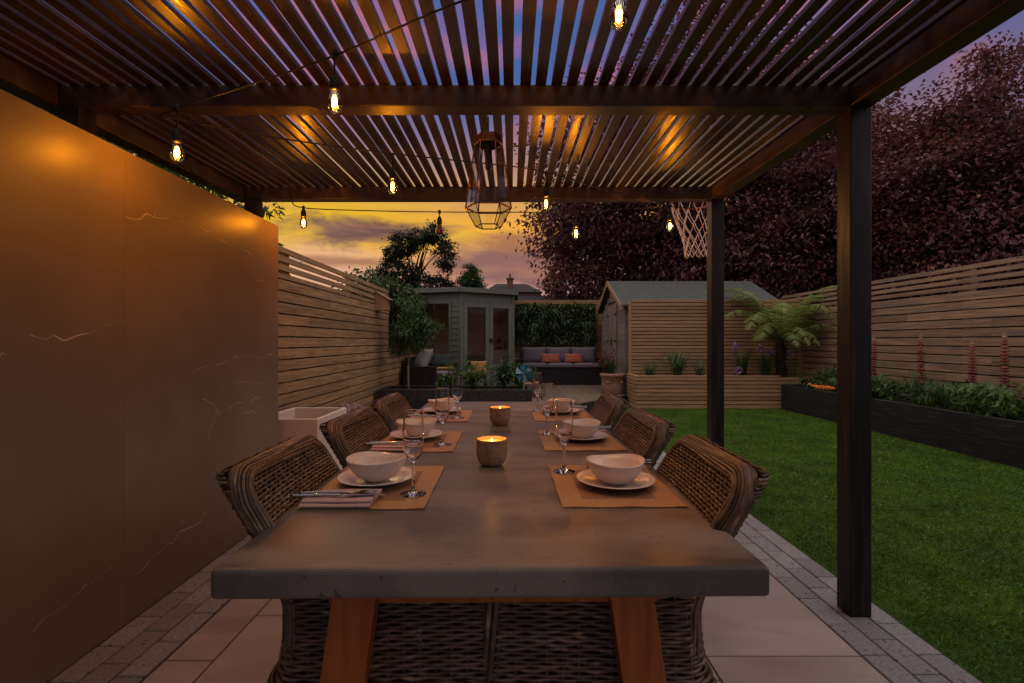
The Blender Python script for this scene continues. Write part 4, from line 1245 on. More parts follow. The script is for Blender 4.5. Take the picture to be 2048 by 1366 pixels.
b = MB(); rattan_box(b, -1.88, -1.78, 8.74, 9.3, .20, .86, False); b.build("back_frame", 'rattan', t)
b = MB(); rattan_box(b, -1.77, -1.06, 8.74, 9.3, .20, .50, False); b.build("base", 'rattan', t)
slab(MB(), -1.77, -1.05, 8.74, 9.3, .522, .64).build("seat_cushion", 'cushion', t, smooth=True)
b = pillow(MB(), (-1.60, 8.98, .84), .40, .42, .16, rx=-.5, rz=-.9); tag(b.build("scatter_cushion", 'cushion_grey', origin=(-1.60, 8.98, .64), smooth=True), "pale grey cushion leaning in the rattan armchair", "cushion")
b = pillow(MB(), (-1.30, 9.18, .80), .36, .30, .14, rx=-.6, rz=-.2); tag(b.build("scatter_cushion", 'cushion_teal', origin=(-1.30, 9.18, .64), smooth=True), "dark teal cushion in the rattan armchair", "cushion")
b = slab(MB(), -1.42, -1.06, 8.95, 9.28, .645, .70); tag(b.build("scatter_cushion", 'cushion_tan', origin=(-1.2, 9.1, .64), smooth=True), "flat tan cushion under the dark teal one", "cushion")
# small chair with an orange cushion by the summerhouse door
t = thing("garden_chair", "small dark garden chair with orange cushion by the summerhouse doors", "chair", (-.66, 9.3, .18))
for (x, y) in ((-.86, 9.12), (-.50, 9.12), (-.86, 9.48), (-.50, 9.48)): MB().tube([(x, y, .181), (x, y, .50 if y < 9.3 else .92)], .014, 8).build("leg", 'black_metal', t, smooth=True)
MB().box(-.88, -.48, 9.10, 9.50, .50, .525).build("seat", 'black_metal', t)
MB().box(-.845, -.515, 9.47, 9.485, .62, .90).build("backrest", 'black_metal', t)
b = pillow(MB(), (-.62, 9.25, .665), .30, .28, .12, rx=-.3); tag(b.build("scatter_cushion", 'cushion_tan', origin=(-.62, 9.25, .53), smooth=True), "orange tan cushion standing on the small dark garden chair", "cushion")

# ------------------------------------------------------------------ foliage builders
def sphere_dirs(n):
    v = RNG.normal(size=(n, 3)); return v / np.linalg.norm(v, axis=1, keepdims=True)
def crown(mb, c, rad, clumps, per, sig, ll, lw, m=0, shell=.35, holes=(), low=-1.0, seedn=0.0, flat=.55, spray=0.0):
    """leaf clumps through an ellipsoid, denser near its surface, with gaps"""
    D = sphere_dirs(clumps * 2)
    rr = RNG.uniform(shell, 1.0, len(D)) ** .6
    lump = 1 + .16 * np.sin(D[:, 0] * 5 + seedn) * np.cos(D[:, 2] * 4 + seedn * 2) + .10 * np.sin(D[:, 1] * 9 + D[:, 2] * 7 + seedn)
    P = np.array(c) + D * (rr * lump)[:, None] * np.array(rad)
    keep = (D[:, 2] * rr > low)
    for (hc, hr) in holes: keep &= np.linalg.norm((P - np.array(hc)) / np.array(hr), axis=1) > 1
    P, D = P[keep][:clumps], D[keep][:clumps]
    n = len(P)
    C = np.repeat(P, per, 0) + RNG.normal(size=(n * per, 3)) * np.array([sig, sig, sig * flat])
    Dl = np.repeat(D, per, 0) * .7 + RNG.normal(size=(n * per, 3)) * .75 * np.array([1, 1, 1 - spray]) + np.array([0, 0, -.25])
    mb.leaves(C, Dl, ll, lw, m)
    return P
def branchy(mb, base, top, r, targets, m=0):
    """trunk with tapering limbs reaching into the crown"""
    b_, t_ = np.array(base), np.array(top)
    mid = (b_ + t_) / 2 + RNG.normal(size=3) * np.array([.08, .08, 0]) * np.linalg.norm(t_ - b_) * .4
    P = smooth_path([b_, mid, t_], 6)
    mb.tube(P, np.linspace(r, r * .55, len(P)), 8, m)
    for tg in targets:
        k = random.randint(len(P) // 3, len(P) - 1)
        s = np.array(P[k]); e = np.array(tg)
        q = smooth_path([s, (s * .55 + e * .45) + np.array([0, 0, .12 * np.linalg.norm(e - s)]), e], 5)
        mb.tube(q, np.linspace(r * .42, r * .08, len(q)), 5, m)
def add_crown(t, *a, **kw):
    """more foliage joined into the crown of tree t"""
    b = MB(); crown(b, *a, **kw)
    c = [ch for ch in t.children if ch.name.startswith("crown")][0]
    me = c.data; V0 = [tuple(v.co) for v in me.vertices]; F0 = [tuple(p.vertices) for p in me.polygons]
    V = (np.concatenate(b.v) - np.array(base_of(t))).tolist(); n = len(V0)
    m2 = bpy.data.meshes.new("crown"); m2.from_pydata(V0 + V, [], F0 + [[i + n for i in f] for f in b.f])
    m2.materials.append(me.materials[0]); c.data = m2
def tree(name, label, base, c, rad, clumps, per, sig, ll, lw, leafm, r=.16, group=None, cat="tree", barkm='bark', nl=14, **kw):
    t = thing(name, label, cat, base, 0, group)
    b = MB(); P = crown(b, c, rad, clumps, per, sig, ll, lw, **kw)
    b.build("crown", leafm, t)
    b = MB(); branchy(b, base, (c[0], c[1], c[2] - rad[2] * .1), r, [P[i] for i in RNG.choice(len(P), nl)])
    b.build("trunk", barkm, t, smooth=True)
    return t
tree("copper_maple", "huge dark purple-leaved tree rising behind the shed", (5.4, 14.6, 0), (5.5, 14.4, 5.3), (4.9, 2.7, 4.5), 1150, 105, .42, .125, .078, 'leaf_purple', .22, "purple trees beyond the garden", low=-.72, shell=.3, seedn=1.2, flat=.34, spray=.5, nl=40)
MAPLE = tree("copper_maple", "huge dark purple-leaved tree behind the fence with the red flowers", (10.6, 11.8, 0), (10.7, 11.6, 3.6), (3.4, 2.8, 3.0), 1000, 110, .40, .115, .070, 'leaf_purple', .22, "purple trees beyond the garden", low=-.8, shell=.3, seedn=4.0, flat=.34, spray=.5, nl=40)
tree("copper_maple", "low purple tree filling the gap beyond the shed roof", (7.7, 12.6, 0), (7.6, 12.6, 3.4), (2.3, 1.6, 2.6), 480, 95, .34, .115, .070, 'leaf_purple', .14, "purple trees beyond the garden", low=-.8, shell=.3, seedn=2.2, flat=.34, spray=.5, nl=24)
tree("copper_shrub", "small purple bush hanging over the back fence", (1.75, 13.4, 0), (1.75, 13.2, 2.5), (.95, .6, .75), 120, 36, .16, .10, .06, 'leaf_purple', .06, None, "bush", low=-.95, seedn=3.0)
t = thing("garden_tree", "dark loose-crowned tree against the sunset behind the summerhouse", "tree", (-3.2, 16.5, 0))
b = MB(); PT = []
for (cx_, cz_, rx, rz, n) in ((-3.65, 3.42, .72, .50, 80), (-3.55, 4.22, .50, .40, 62), (-2.98, 4.45, .34, .22, 26), (-2.56, 4.62, .30, .30, 34), (-2.12, 3.95, .26, .52, 40), (-2.62, 2.95, .85, .34, 70), (-4.2, 3.05, .5, .4, 34)):
    PT += list(crown(b, (cx_, 16.0, cz_), (rx, .5, rz), n, 30, .10, .10, .055, low=-1.1, seedn=cx_)[:3])
b.build("crown", 'leaf_dark', t)
b = MB(); branchy(b, (-3.2, 16.3, 0), (-3.15, 16.0, 3.2), .09, PT); b.build("trunk", 'bark', t, smooth=True)
tree("garden_tree", "small rounded dark green tree just above the summerhouse roof", (-1.76, 22, 0), (-1.76, 22, 3.75), (.48, .45, .70), 110, 40, .11, .10, .06, 'leaf_green', .06, None, low=-.95)
tree("garden_shrub", "leafy green shrub rising over the fence behind the foliage panel", (-2.9, 10.8, 0), (-2.75, 10.8, 1.9), (.75, 1.3, .62), 170, 36, .14, .10, .055, 'leaf_green', .05, None, "shrub", low=-.9)
SHRUB = tree("garden_shrub", "dark shrub showing over the stone wall under the pergola beam", (-2.7, 3.0, 0), (-2.62, 3.0, 1.78), (.50, 1.6, 1.0), 420, 34, .13, .08, .04, 'leaf_green', .05, None, "shrub", low=-.9)

add_crown(SHRUB, (-2.33, 4.68, 2.44), (.16, .12, .07), 9, 14, .04, .07, .03)
for q in (((10.6, 11.0, 7.0), (.55, .5, .75), 24), ((9.4, 11.0, 5.6), (.6, .6, .5), 22), ((11.8, 11.2, 6.1), (.6, .6, .6), 20), ((10.1, 11.0, 6.3), (.5, .5, .45), 18)):
    add_crown(MAPLE, q[0], q[1], q[2], 60, .22, .115, .07, shell=.1, flat=.5)
# far buildings
t = thing("brick_house", "far house with dark hipped roof and brick chimney", "house", (.1, 36, 0))
MB().box(-1.75, 1.95, 34.4, 40, 0, 4.55).build("wall", 'brick', t)
b = MB(); r0 = [(-1.9, 34.2, 4.55), (2.1, 34.2, 4.55), (2.1, 40.2, 4.55), (-1.9, 40.2, 4.55)]
b.add(r0 + [(-1.2, 37, 5.42), (1.05, 37, 5.42)], [(0, 1, 5, 4), (1, 2, 5), (2, 3, 4, 5), (3, 0, 4), (3, 2, 1, 0)])
rf = b.build("roof", 'roof_tile', t)
b = MB().box(-.36, .08, 35.6, 36.0, 4.9, 5.65); b.box(-.42, .14, 35.55, 36.05, 5.6, 5.7); b.lathe([(.08, 5.7), (.07, 6.0), (0, 6.0)], (-.14, 35.8, 0), 10); b.build("chimney", 'brick', rf)
t = thing("flat_roofed_outbuilding", "low outbuilding with pale grey flat roof edge beyond the back fence", "outbuilding", (1.6, 17, 0))
MB().box(-.3, 3.3, 16.1, 19, 0, 2.35).build("wall", 'brick', t)
MB().box(-.4, 3.4, 16.0, 19.1, 2.352, 2.62).build("roof", 'render', t)

# green foliage panels
def leaf_panel(name, label, P0, U, Vv, Nn, w, h, n, thick):
    o = thing(name, label, "foliage panel", P0)
    b = MB()
    uu, vv = RNG.uniform(0, w, n), RNG.uniform(0, h, n)
    U, Vv, Nn = map(np.array, (U, Vv, Nn))
    dep = RNG.uniform(0, thick, n) * (1 + .5 * np.sin(uu * 7) * np.cos(vv * 9))
    C = np.array(P0) + uu[:, None] * U + vv[:, None] * Vv + dep[:, None] * Nn
    D = Nn * .8 + RNG.normal(size=(n, 3)) * .7 + np.array([0, 0, -.15])
    b.leaves(C, D, .085, .042)
    k = n // 9
    uu, vv = RNG.uniform(.05, w - .05, k), RNG.uniform(.1, h - .05, k)
    cen = RNG.integers(0, 14, k); cu, cv = RNG.uniform(.1, w - .1, 14), RNG.uniform(.15, h - .1, 14)
    C = np.array(P0) + (cu[cen] + RNG.normal(0, .02, k))[:, None] * U + (cv[cen] + RNG.normal(0, .02, k))[:, None] * Vv + Nn * thick
    D = RNG.normal(size=(k, 3)) + Nn * .7
    b.leaves(C, D, .20, .014, 1, .5)
    b.build("leaves", ['leaf_wall', 'leaf_blade'], o)
    b = MB(); p = np.array(P0)
    b.quads([[p - Nn * .01, p + U * w - Nn * .01, p + U * w + Vv * h - Nn * .01, p + Vv * h - Nn * .01]])
    b.build("backing", 'batten_gap', o)
leaf_panel("foliage_panel", "rectangular green foliage panel hung above the mauve sofa", (.09, 12.27, 1.10), (1, 0, 0), (0, 0, 1), (0, -1, 0), 1.95, .98, 5200, .11)
leaf_panel("foliage_panel", "tall green foliage panel hung on the fence left of the summerhouse", (-1.93, 7.92, 1.08), (0, 1, 0), (0, 0, 1), (1, 0, 0), 2.35, 1.0, 4200, .12)

# nest box
t = thing("nest_box", "small wooden nest box with sloping roof fixed to the fence", "nest box", (-1.85, 7.2, 1.6))
b = MB().add([(-1.948, 7.11, 1.605), (-1.775, 7.11, 1.605), (-1.775, 7.11, 1.765), (-1.948, 7.11, 1.865), (-1.948, 7.29, 1.605), (-1.775, 7.29, 1.605), (-1.775, 7.29, 1.765), (-1.948, 7.29, 1.865)],
             [(0, 1, 2, 3), (7, 6, 5, 4), (0, 4, 5, 1), (1, 5, 6, 2), (2, 6, 7, 3), (3, 7, 4, 0)])
b.build("body", 'shed_trim', t)
MB().bar((-1.947, 7.2, 1.878), (-1.735, 7.2, 1.755), .215, .014).build("roof", 'batten', t)
MB().lathe([(0, 0), (.016, 0)], (0, 0, 0), 16).add([(-1.7735, 7.2 + .016 * math.cos(k * PI / 8), 1.725 + .016 * math.sin(k * PI / 8)) for k in range(16)], [tuple(range(16))]) if False else None
MB().add([(-1.7735, 7.2 + .017 * math.cos(k * PI / 8), 1.715 + .017 * math.sin(k * PI / 8)) for k in range(16)], [tuple(range(16))]).build("entrance_hole", 'black_metal', t)

# ------------------------------------------------------------------ plants
def blades(mb, c, n, h, spread, w=.012, m=0, stiff=.5):
    for _ in range(n):
        a = random.uniform(0, 2 * PI); hh = h * random.uniform(.55, 1.15); s = spread * random.uniform(.25, 1.1)
        d = np.array((math.cos(a), math.sin(a), 0)); side = np.array((-d[1], d[0], 0))
        o = np.array(c) + d * random.uniform(0, .05) + side * random.uniform(-.04, .04)
        P = [o, o + d * s * .22 + np.array((0, 0, hh * .55)), o + d * s * .6 + np.array((0, 0, hh * .95)), o + d * s + np.array((0, 0, hh * (1 - .55 * (1 - stiff) * s / max(spread, .01))))]
        P = smooth_path(P, 3)
        mb.ribbon(P, np.linspace(w, w * .2, len(P)), side + np.array((0, 0, random.uniform(-.4, .4))), m)
    return mb
def grass_clump(name, label, c, n, h, spread, w=.012, mat='leaf_blade', cat="plant", group=None):
    return tag(blades(MB(), c, n, h, spread, w).build(name, mat, origin=c), label, cat, group)
def leafy(name, label, c, r, h, n, ll, lw, mat, group=None, stems=7, cat="plant"):
    t = thing(name, label, cat, c, 0, group)
    b, s = MB(), MB()
    for _ in range(stems):
        a = random.uniform(0, 2 * PI); rr = r * random.uniform(.3, 1)
        tip = np.array(c) + np.array((math.cos(a) * rr, math.sin(a) * rr, h * random.uniform(.6, 1.05)))
        q = smooth_path([np.array(c), np.array(c) * .6 + tip * .4 + np.array((0, 0, h * .2)), tip], 5)
        s.tube(q, np.linspace(.006, .003, len(q)), 5)
        k = n // stems
        ii = RNG.integers(len(q) // 3, len(q), k)
        C = np.array(q)[ii] + RNG.normal(size=(k, 3)) * r * .13
        D = RNG.normal(size=(k, 3)) * .8 + np.array((math.cos(a), math.sin(a), .35))
        b.leaves(C, D, ll, lw, 0, .3)
    b.build("leaves", mat, t); s.build("stem", 'stalk', t, smooth=True)
    return t
def palmate(mb, c, r, n=8, tilt=.2, m=0):
    """one fingered leaf, its leaflets arching outwards"""
    a0 = random.uniform(0, PI); nrm = np.array((random.uniform(-.5, .5), random.uniform(-.9, .1), 1.0)); nrm /= np.linalg.norm(nrm)
    ex = np.cross(nrm, (0.3, 1, 0.1)); ex /= np.linalg.norm(ex); ey = np.cross(nrm, ex)
    for k in range(n):
        a = a0 + k * 2 * PI / n
        d = ex * math.cos(a) + ey * math.sin(a); sd = np.cross(nrm, d)
        rr = r * random.uniform(.8, 1.1)
        c_ = np.array(c)
        mb.ribbon([c_, c_ + d * rr * .5 + nrm * rr * .12, c_ + d * rr + nrm * rr * -.12], [r * .06, r * .26, r * .03], sd, m)
# bed at the far end of the table
t = thing("young_tree", "young tree with thin pale trunk growing in the black bed", "tree", (-1.52, 7.35, .44))
b = MB()
for (cx_, cz_, rx, n) in ((-1.50, 1.30, .26, 46), (-1.30, 1.42, .22, 36), (-1.66, 1.28, .20, 30), (-1.14, 1.33, .16, 18), (-1.48, 1.60, .16, 22), (-1.70, 1.05, .12, 10), (-1.36, 1.12, .18, 20), (-1.62, 1.75, .08, 6)):
    crown(b, (-1.5 + (cx_ + 1.5) * .92, 7.35, cz_), (rx * .85, rx * .85, rx * .62), int(n * .8), 20, .045, .08, .018, 0, .1)
b.build("crown", 'leaf_green', t)
b = MB().tube(smooth_path([(-1.52, 7.35, .43), (-1.525, 7.35, .8), (-1.50, 7.35, 1.15)], 5), np.linspace(.017, .012, 11), 8)
for tg in ((-1.3, 7.3, 1.42), (-1.66, 7.4, 1.3), (-1.14, 7.35, 1.33), (-1.48, 7.4, 1.62), (-1.7, 7.3, 1.08), (-1.36, 7.4, 1.15)):
    q = smooth_path([(-1.50, 7.35, 1.08), (( -1.5 + tg[0]) / 2, 7.35, (1.12 + tg[2]) / 2 + .03), tg], 5); b.tube(q, np.linspace(.009, .003, len(q)), 5)
b.build("trunk", 'twig', t, smooth=True)
leafy("leafy_plant", "bright green fern-like seedling nearest the young tree trunk", (-1.08, 7.33, .44), .16, .24, 70, .08, .035, 'leaf_bright', stems=5)
grass_clump("strap_leaf_plant", "upright pale strap-leaved clump in the middle of the black bed", (-.86, 7.4, .44), 34, .42, .16, .016, 'leaf_bright')
leafy("leafy_plant", "dense bright green bush in the black bed below the summerhouse corner post", (-.58, 7.33, .44), .25, .36, 300, .085, .04, 'leaf_bright', stems=11)
leafy("leafy_plant", "tall bushy green plant in the black bed below the summerhouse doors", (-.12, 7.36, .44), .26, .44, 340, .10, .042, 'leaf_green', stems=12)
grass_clump("strap_leaf_plant", "spiky green clump around the blue pinwheel in the bed", (.13, 7.38, .44), 36, .34, .18, .012, 'leaf_green')
grass_clump("strap_leaf_plant", "low grassy tuft beside the doors in the black bed", (-.33, 7.25, .44), 22, .26, .14, .012, 'leaf_bright')
# pinwheel
t = thing("pinwheel", "blue and striped toy pinwheel stuck in the black bed", "pinwheel", (.17, 7.22, .44))
MB().tube([(.17, 7.22, .44), (.17, 7.2, .70)], .006, 6).build("stick", 'white_wood', t)
for k in range(6):
    a = k * PI / 3 + .3
    c_ = np.array((.17, 7.185, .70)); d = np.array((math.cos(a), 0, math.sin(a))); e = np.array((math.cos(a + .75), 0, math.sin(a + .75)))
    MB().add([c_, c_ + d * .13, c_ + e * .12 + np.array((0, -.035, 0)), c_ + e * .04 + np.array((0, -.05, 0))], [(0, 1, 2, 3)]).build("vane", 'blue' if k % 2 else 'pale_blue', t)
# terracotta pots
t = thing("terracotta_pot", "large round terracotta pot planted up on the deck by the shed", "pot", (1.90, 9.45, .18))
MB().lathe([(0, .181), (.19, .181), (.20, .20), (.212, .36), (.218, .50), (.235, .505), (.238, .55), (.225, .56), (.205, .56), (.20, .52), (0, .52)], (1.90, 9.45, 0), 40).build("pot", 'terracotta', t, smooth=True)
b = MB()
for a in (-2.2, -.9): b.lathe([(.0, -.03), (.026, -.02), (.033, 0), (.026, .02), (0, .03)], (1.90 + .21 * math.cos(a), 9.45 + .21 * math.sin(a), .40), 10)
b.build("boss", 'terracotta', t, smooth=True)
grass_clump("strap_leaf_plant", "arching green leaves growing in the large terracotta pot", (1.86, 9.42, .52), 60, .30, .26, .02, 'leaf_green')
t = leafy("dwarf_acer", "red leaved dwarf acer growing in the large terracotta pot", (1.84, 9.55, .52), .34, .42, 210, .07, .03, 'leaf_red', stems=10)
t = thing("terracotta_pot", "small terracotta trough standing behind the blue pinwheel", "pot", (.36, 8.9, .18))
MB().lathe([(0, .181), (.13, .181), (.165, .40), (.175, .42), (.155, .43), (.15, .40), (0, .40)], (.36, 8.9, 0), 24).build("pot", 'terracotta', t, smooth=True)
leafy("leafy_plant", "small dark plant in the terracotta trough behind the pinwheel", (.36, 8.9, .40), .16, .26, 60, .08, .035, 'leaf_green')
# lavender by the fence
b = MB()
blades(b, (-1.72, 5.3, .0), 60, .42, .16, .008, 0)
for _ in range(30):
    p = (-1.72 + random.gauss(0, .09), 5.3 + random.gauss(0, .12), random.uniform(.36, .50))
    b.lathe([(0, -.03), (.010, -.015), (.011, .01), (0, .03)], p, 6, 1)
tag(b.build("lavender", ['leaf_blade', 'petal_purple'], origin=(-1.72, 5.3, 0)), "purple flowering lavender at the foot of the fence behind the chairs", "plant")

# tree fern
t = thing("tree_fern", "large tree fern with arching fronds in the batten planter", "tree fern", (4.80, 8.95, .5))
b = MB().tube(smooth_path([(4.83, 8.97, .48), (4.82, 8.96, .85), (4.80, 8.95, 1.14)], 6), np.linspace(.085, .07, 13), 12)
for _ in range(60):
    a = random.uniform(0, 2 * PI); z = random.uniform(.55, 1.2)
    b.tube([(4.81 + .07 * math.cos(a), 8.96 + .07 * math.sin(a), z), (4.81 + .12 * math.cos(a), 8.96 + .12 * math.sin(a), z - .07)], .006, 4)
b.build("trunk", 'fibre', t)
def frond(mb, o, az, length, rise, drop, npin=26, tw=0.0):
    d = np.array((math.cos(az), math.sin(az), 0)); sd = np.array((-d[1], d[0], tw)); sd /= np.linalg.norm(sd)
    P = smooth_path([np.array(o), np.array(o) + d * length * .30 + np.array((0, 0, rise * .75)), np.array(o) + d * length * .66 + np.array((0, 0, rise)), np.array(o) + d * length + np.array((0, 0, rise - drop))], 12)
    mb.tube(P, np.linspace(.008, .002, len(P)), 4, 1)
    P = np.array(P)
    for k in range(npin):
        t_ = .10 + .9 * k / npin
        i = min(len(P) - 2, int(t_ * (len(P) - 1)))
        p = P[i]; tan = P[i + 1] - P[i]; tan /= np.linalg.norm(tan)
        pl = .25 * math.sin(PI * min(1, (t_ * .80 + .18))) * (length / .9)
        for sg in (-1, 1):
            e = sd * sg * .93 + tan * .36 + np.array((0, 0, -.16 - random.uniform(0, .15)))
            e /= np.linalg.norm(e)
            # a pinna is itself toothed: a row of short leaflets
            nseg = 7
            wv = .027
            prev = p
            q0, q1, q2 = p, p + e * pl * .5 + np.array((0, 0, .012)), p + e * pl + np.array((0, 0, -.03))
            up = np.cross(e, tan); fw_ = tan
            for s_ in range(nseg):
                ta = s_ / nseg
                c_ = q0 * (1 - ta) ** 2 + 2 * q1 * ta * (1 - ta) + q2 * ta ** 2
                ww = wv * (1 - ta * .85)
                for s2 in (-1, 1):
                    mb.quads([[c_, c_ + e * pl / nseg * .9, c_ + e * pl / nseg * .9 + fw_ * s2 * ww * .6, c_ + e * pl / nseg * .45 + fw_ * s2 * ww]], 0)
for (az, ln, rise, drop) in ((-1.75, .62, .10, .34), (-1.25, .62, .12, .36), (-2.5, .72, .14, .30), (-.55, .72, .14, .30), (3.05, 1.05, .70, .1), (-.15, 1.0, .72, .1), (1.3, .7, .6, .3), (-2.5, .9, .35, .45), (PI + .12, .98, .40, .40), (PI - .55, .85, .55, .45), (PI + .75, .72, .22, .42), (-1.50, .62, .16, .45), (-2.0, .75, .48, .30), (-1.1, .80, .45, .5), (.10, .90, .34, .34), (-.35, .95, .50, .22), (-.75, .85, .20, .45), (.55, .85, .5, .3), (1.7, .75, .55, .35), (2.3, .85, .74, .05), (2.75, .75, .62, .25), (-.05, .8, .62, .08)):
    f = MB(); frond(f, (4.80, 8.95, 1.15), az, ln * 1.32, rise * 1.35 + .02, drop * .72, 26)
    f.build("frond", ['leaf_fern', 'stalk'], t)
# alliums
def allium(c, stem_h, label, mat='petal_purple'):
    t = thing("allium", label, "flower", c, 0, "alliums in the batten planter")
    MB().tube([(c[0], c[1], c[2]), (c[0] + .01, c[1], c[2] + stem_h * .5), (c[0], c[1], c[2] + stem_h)], .005, 6).build("stem", 'stalk', t, smooth=True)
    b = MB(); top_ = np.array((c[0], c[1], c[2] + stem_h))
    D = sphere_dirs(150)
    b.leaves(top_ + D * .032, D + RNG.normal(size=D.shape) * .25, .046, .020, 0, 0)
    b.build("flower_head", mat, t)
allium((3.96, 8.86, .5), .57, "lilac allium farthest from the tree fern, beside the far post")
allium((4.45, 8.95, .5), .53, "lilac allium in the middle, taller of the middle pair")
allium((4.58, 8.88, .5), .46, "lilac allium in the middle, shorter of the middle pair")
allium((4.92, 8.82, .5), .45, "lilac allium below the fronds, next to the fern trunk")
allium((3.98, 8.78, .5), .15, "low faded allium close to the batten planter edge")
grass_clump("strap_leaf_plant", "green strap leaves under the allium beside the far post", (4.10, 8.9, .5), 80, .50, .28, .018, 'leaf_green')
grass_clump("strap_leaf_plant", "green strap leaves under the middle pair of alliums", (4.52, 8.9, .5), 70, .42, .26, .018, 'leaf_green')
grass_clump("strap_leaf_plant", "short dark tuft at the foot of the tree fern", (4.98, 8.86, .5), 30, .26, .2, .012, 'leaf_blade')
grass_clump("ornamental_grass", "wispy dark grass clump against the batten screen near the middle", (2.96, 8.95, .5), 190, .46, .42, .013, 'leaf_blade')
grass_clump("ornamental_grass", "smaller wispy grass at the shed end of the batten planter", (2.48, 8.95, .5), 80, .30, .32, .012, 'leaf_blade')
grass_clump("ornamental_grass", "dark grass tuft hanging over the planter edge left of the far post", (3.32, 8.85, .5), 60, .34, .30, .013, 'leaf_blade')

# long black bed: lupin-like spikes and leaves
def spike(c, h, label):
    t = thing("flower_spike", label, "flower", c, 0, "red flower spikes in the black bed")
    MB().tube([(c[0], c[1], c[2]), (c[0] + .008, c[1], c[2] + h * .5), (c[0], c[1], c[2] + h)], [.011, .010, .004], 8).build("stem", 'stalk', t, smooth=True)
    b = MB(); z0, z1 = c[2] + h * .30, c[2] + h
    n = 19
    pitch = (z1 - z0) / (n - 1)
    for i in range(n):
        f = i / (n - 1); z = z0 + (z1 - z0) * f + random.uniform(-.002, .002)
        rr = .043 * (1 - f ** 6 * .72) * (.8 + .2 * min(1, f * 4)) * random.uniform(.93, 1.06)
        off = random.uniform(0, 2 * PI); hh = pitch * .74
        def fn(r, zz, t, off=off, rr=rr):
            k = abs(math.sin(t * 5.5 + off))
            return r * (1 if r < .012 else .62 + .38 * k), zz - (.006 * k if r > .02 else 0)
        b.lathe([(.010, -hh * .5), (rr * .75, -hh * .45), (rr, -hh * .05), (rr * .8, hh * .35), (.010, hh * .5)], (c[0] + random.uniform(-.002, .002), c[1], z), 22, 1 if f > .93 else 0, fn=fn)
    b.build("flower_head", ['petal_red', 'petal_tip'], t)
spike((4.99, 6.9, .37), .86, "red flower spike half hidden by the near pergola post")
spike((4.985, 6.1, .37), .86, "red flower spike standing in the dark grass clump")
spike((4.97, 5.4, .37), .80, "shortest red flower spike, between two taller ones")
spike((4.985, 5.06, .37), .87, "tallest red flower spike nearest the camera")
def palm_plant(name, label, c, n, r, h, spread, mat='leaf_green'):
    t = thing(name, label, "plant", c)
    b, s = MB(), MB()
    for _ in range(n):
        a = random.uniform(0, 2 * PI); rr = spread * random.uniform(.15, 1)
        tip = np.array(c) + np.array((math.cos(a) * rr, math.sin(a) * rr, h * random.uniform(.5, 1.05)))
        s.tube(smooth_path([np.array(c), (np.array(c) + tip) / 2 + np.array((0, 0, h * .15)), tip], 4), .004, 4)
        palmate(b, tip, r * random.uniform(.7, 1.15))
    b.build("leaves", mat, t); s.build("stem", 'stalk', t)
palm_plant("lupin_foliage", "fingered green leaves under the nearest red flower spike", (4.94, 5.06, .37), 16, .15, .30, .24, 'leaf_bright')
palm_plant("lupin_foliage", "fingered dark leaves under the shortest red flower spike", (4.92, 5.46, .37), 18, .13, .28, .30, 'leaf_green')
palm_plant("lupin_foliage", "fingered green leaves beside the half hidden red flower spike", (4.96, 6.75, .37), 14, .12, .30, .26, 'leaf_green')
grass_clump("ornamental_grass", "big dark upright grass clump in the long black bed", (4.98, 6.15, .37), 150, .40, .34, .009, 'leaf_blade')
grass_clump("ornamental_grass", "loose arching pale grass in the black bed behind the near post", (4.93, 6.75, .37), 60, .30, .42, .012, 'leaf_green')
grass_clump("strap_leaf_plant", "bright green spiky tuft at the edge of the long black bed", (4.82, 5.78, .37), 40, .18, .2, .018, 'leaf_bright')
grass_clump("strap_leaf_plant", "arching pale strap leaves at the near end of the black bed", (4.95, 4.95, .37), 40, .32, .45, .014, 'leaf_green')
leafy("leafy_plant", "broad yellow green leaves spilling on the bed edge below the spikes", (4.80, 5.25, .37), .20, .16, 34, .11, .075, 'leaf_bright', stems=6)
leafy("leafy_plant", "bright broad leaves at the near end of the long black bed", (4.78, 4.85, .37), .22, .20, 44, .12, .05, 'leaf_bright', stems=7)
leafy("leafy_plant", "tall bushy plant with pale flower bud near the orange toy", (5.0, 7.85, .37), .22, .40, 130, .10, .04, 'leaf_green', stems=9)
grass_clump("ornamental_grass", "arching grass drooping over the black bed near the orange toy", (4.88, 8.2, .37), 46, .22, .40, .010, 'leaf_green')
palm_plant("lupin_foliage", "low fingered leaves at the far middle of the black bed", (4.9, 7.3, .37), 12, .10, .22, .22, 'leaf_green')
leafy("leafy_plant", "low leafy plant at the cut-off near end of the black bed", (5.0, 4.45, .37), .3, .3, 80, .11, .05, 'leaf_green')
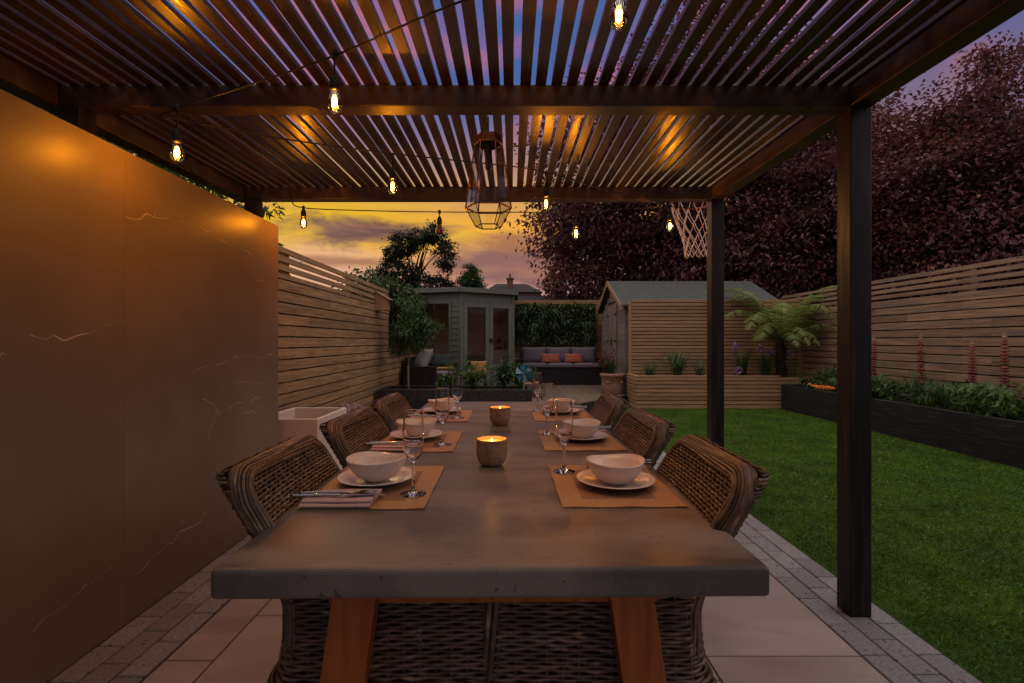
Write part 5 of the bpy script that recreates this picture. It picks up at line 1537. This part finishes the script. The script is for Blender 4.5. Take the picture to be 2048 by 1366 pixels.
for i_, (x, y, rr, h, n, mt, lab) in enumerate((
        (4.86, 6.45, .22, .26, 130, 'leaf_green', "mid green bushy plant between the big grass clump and the near post"),
        (4.98, 5.75, .24, .30, 150, 'leaf_green', "dark bushy plant against the fence between two red flower spikes"),
        (4.80, 6.95, .18, .20, 90, 'leaf_bright', "bright low plant at the bed edge right behind the near post"),
        (5.08, 7.30, .24, .32, 130, 'leaf_green', "dark leafy plant against the fence beyond the half hidden spike"),
        (4.84, 8.05, .20, .24, 90, 'leaf_green', "low green plant filling the bed just past the orange toy"))):
    leafy("leafy_plant", lab, (x, y, .37), rr, h, n, .11, .042, mt, stems=10)
for (x, y, n, h, sp, mt, lab) in ((4.86, 7.05, 70, .34, .40, 'leaf_green', "tall arching strap leaves behind the near post in the black bed"),
        (4.90, 5.60, 70, .30, .38, 'leaf_blade', "dark arching grass between the shortest spike and the big grass clump"),
        (4.82, 5.02, 50, .30, .40, 'leaf_bright', "pale arching strap leaves below the tallest red spike"),
        (4.95, 7.60, 60, .34, .36, 'leaf_green', "green arching grass right beside the orange toy")):
    grass_clump("strap_leaf_plant", lab, (x, y, .37), n, h, sp, .016, mt)
# orange toy
t = thing("toy_lobster", "orange striped toy creature lying on the corner of black bed", "toy", (4.74, 7.6, .432))
b = MB()
P = smooth_path([(4.655, 7.78, .475), (4.70, 7.70, .462), (4.74, 7.6, .460), (4.77, 7.50, .466), (4.80, 7.42, .455)], 6)
b.tube(P, .012 + .020 * np.sin(np.linspace(.15, PI - .2, len(P))), 10)
b.tube([(4.66, 7.77, .475), (4.635, 7.80, .50), (4.645, 7.83, .505)], [.014, .018, .006], 8); b.tube([(4.665, 7.77, .475), (4.67, 7.83, .49), (4.70, 7.85, .49)], [.012, .016, .006], 8)
for k in range(5):
    b.tube([(4.70 + k * .022, 7.68 - k * .05, .462), (4.655 + k * .022, 7.65 - k * .05, .446), (4.645 + k * .022, 7.64 - k * .05, .436)], [.007, .006, .004], 6)
b.build("body", 'orange', t, smooth=True)
b = MB()
for k in range(4):
    p = np.array(P[10 + k * 3]); q = np.array(P[11 + k * 3]); d = q - p
    b.tube([p + np.array((0, 0, .006)), p + d * .5 + np.array((0, 0, .006))], .031 - .003 * k, 12)
b.build("stripe", 'orange_dark', t, smooth=True)
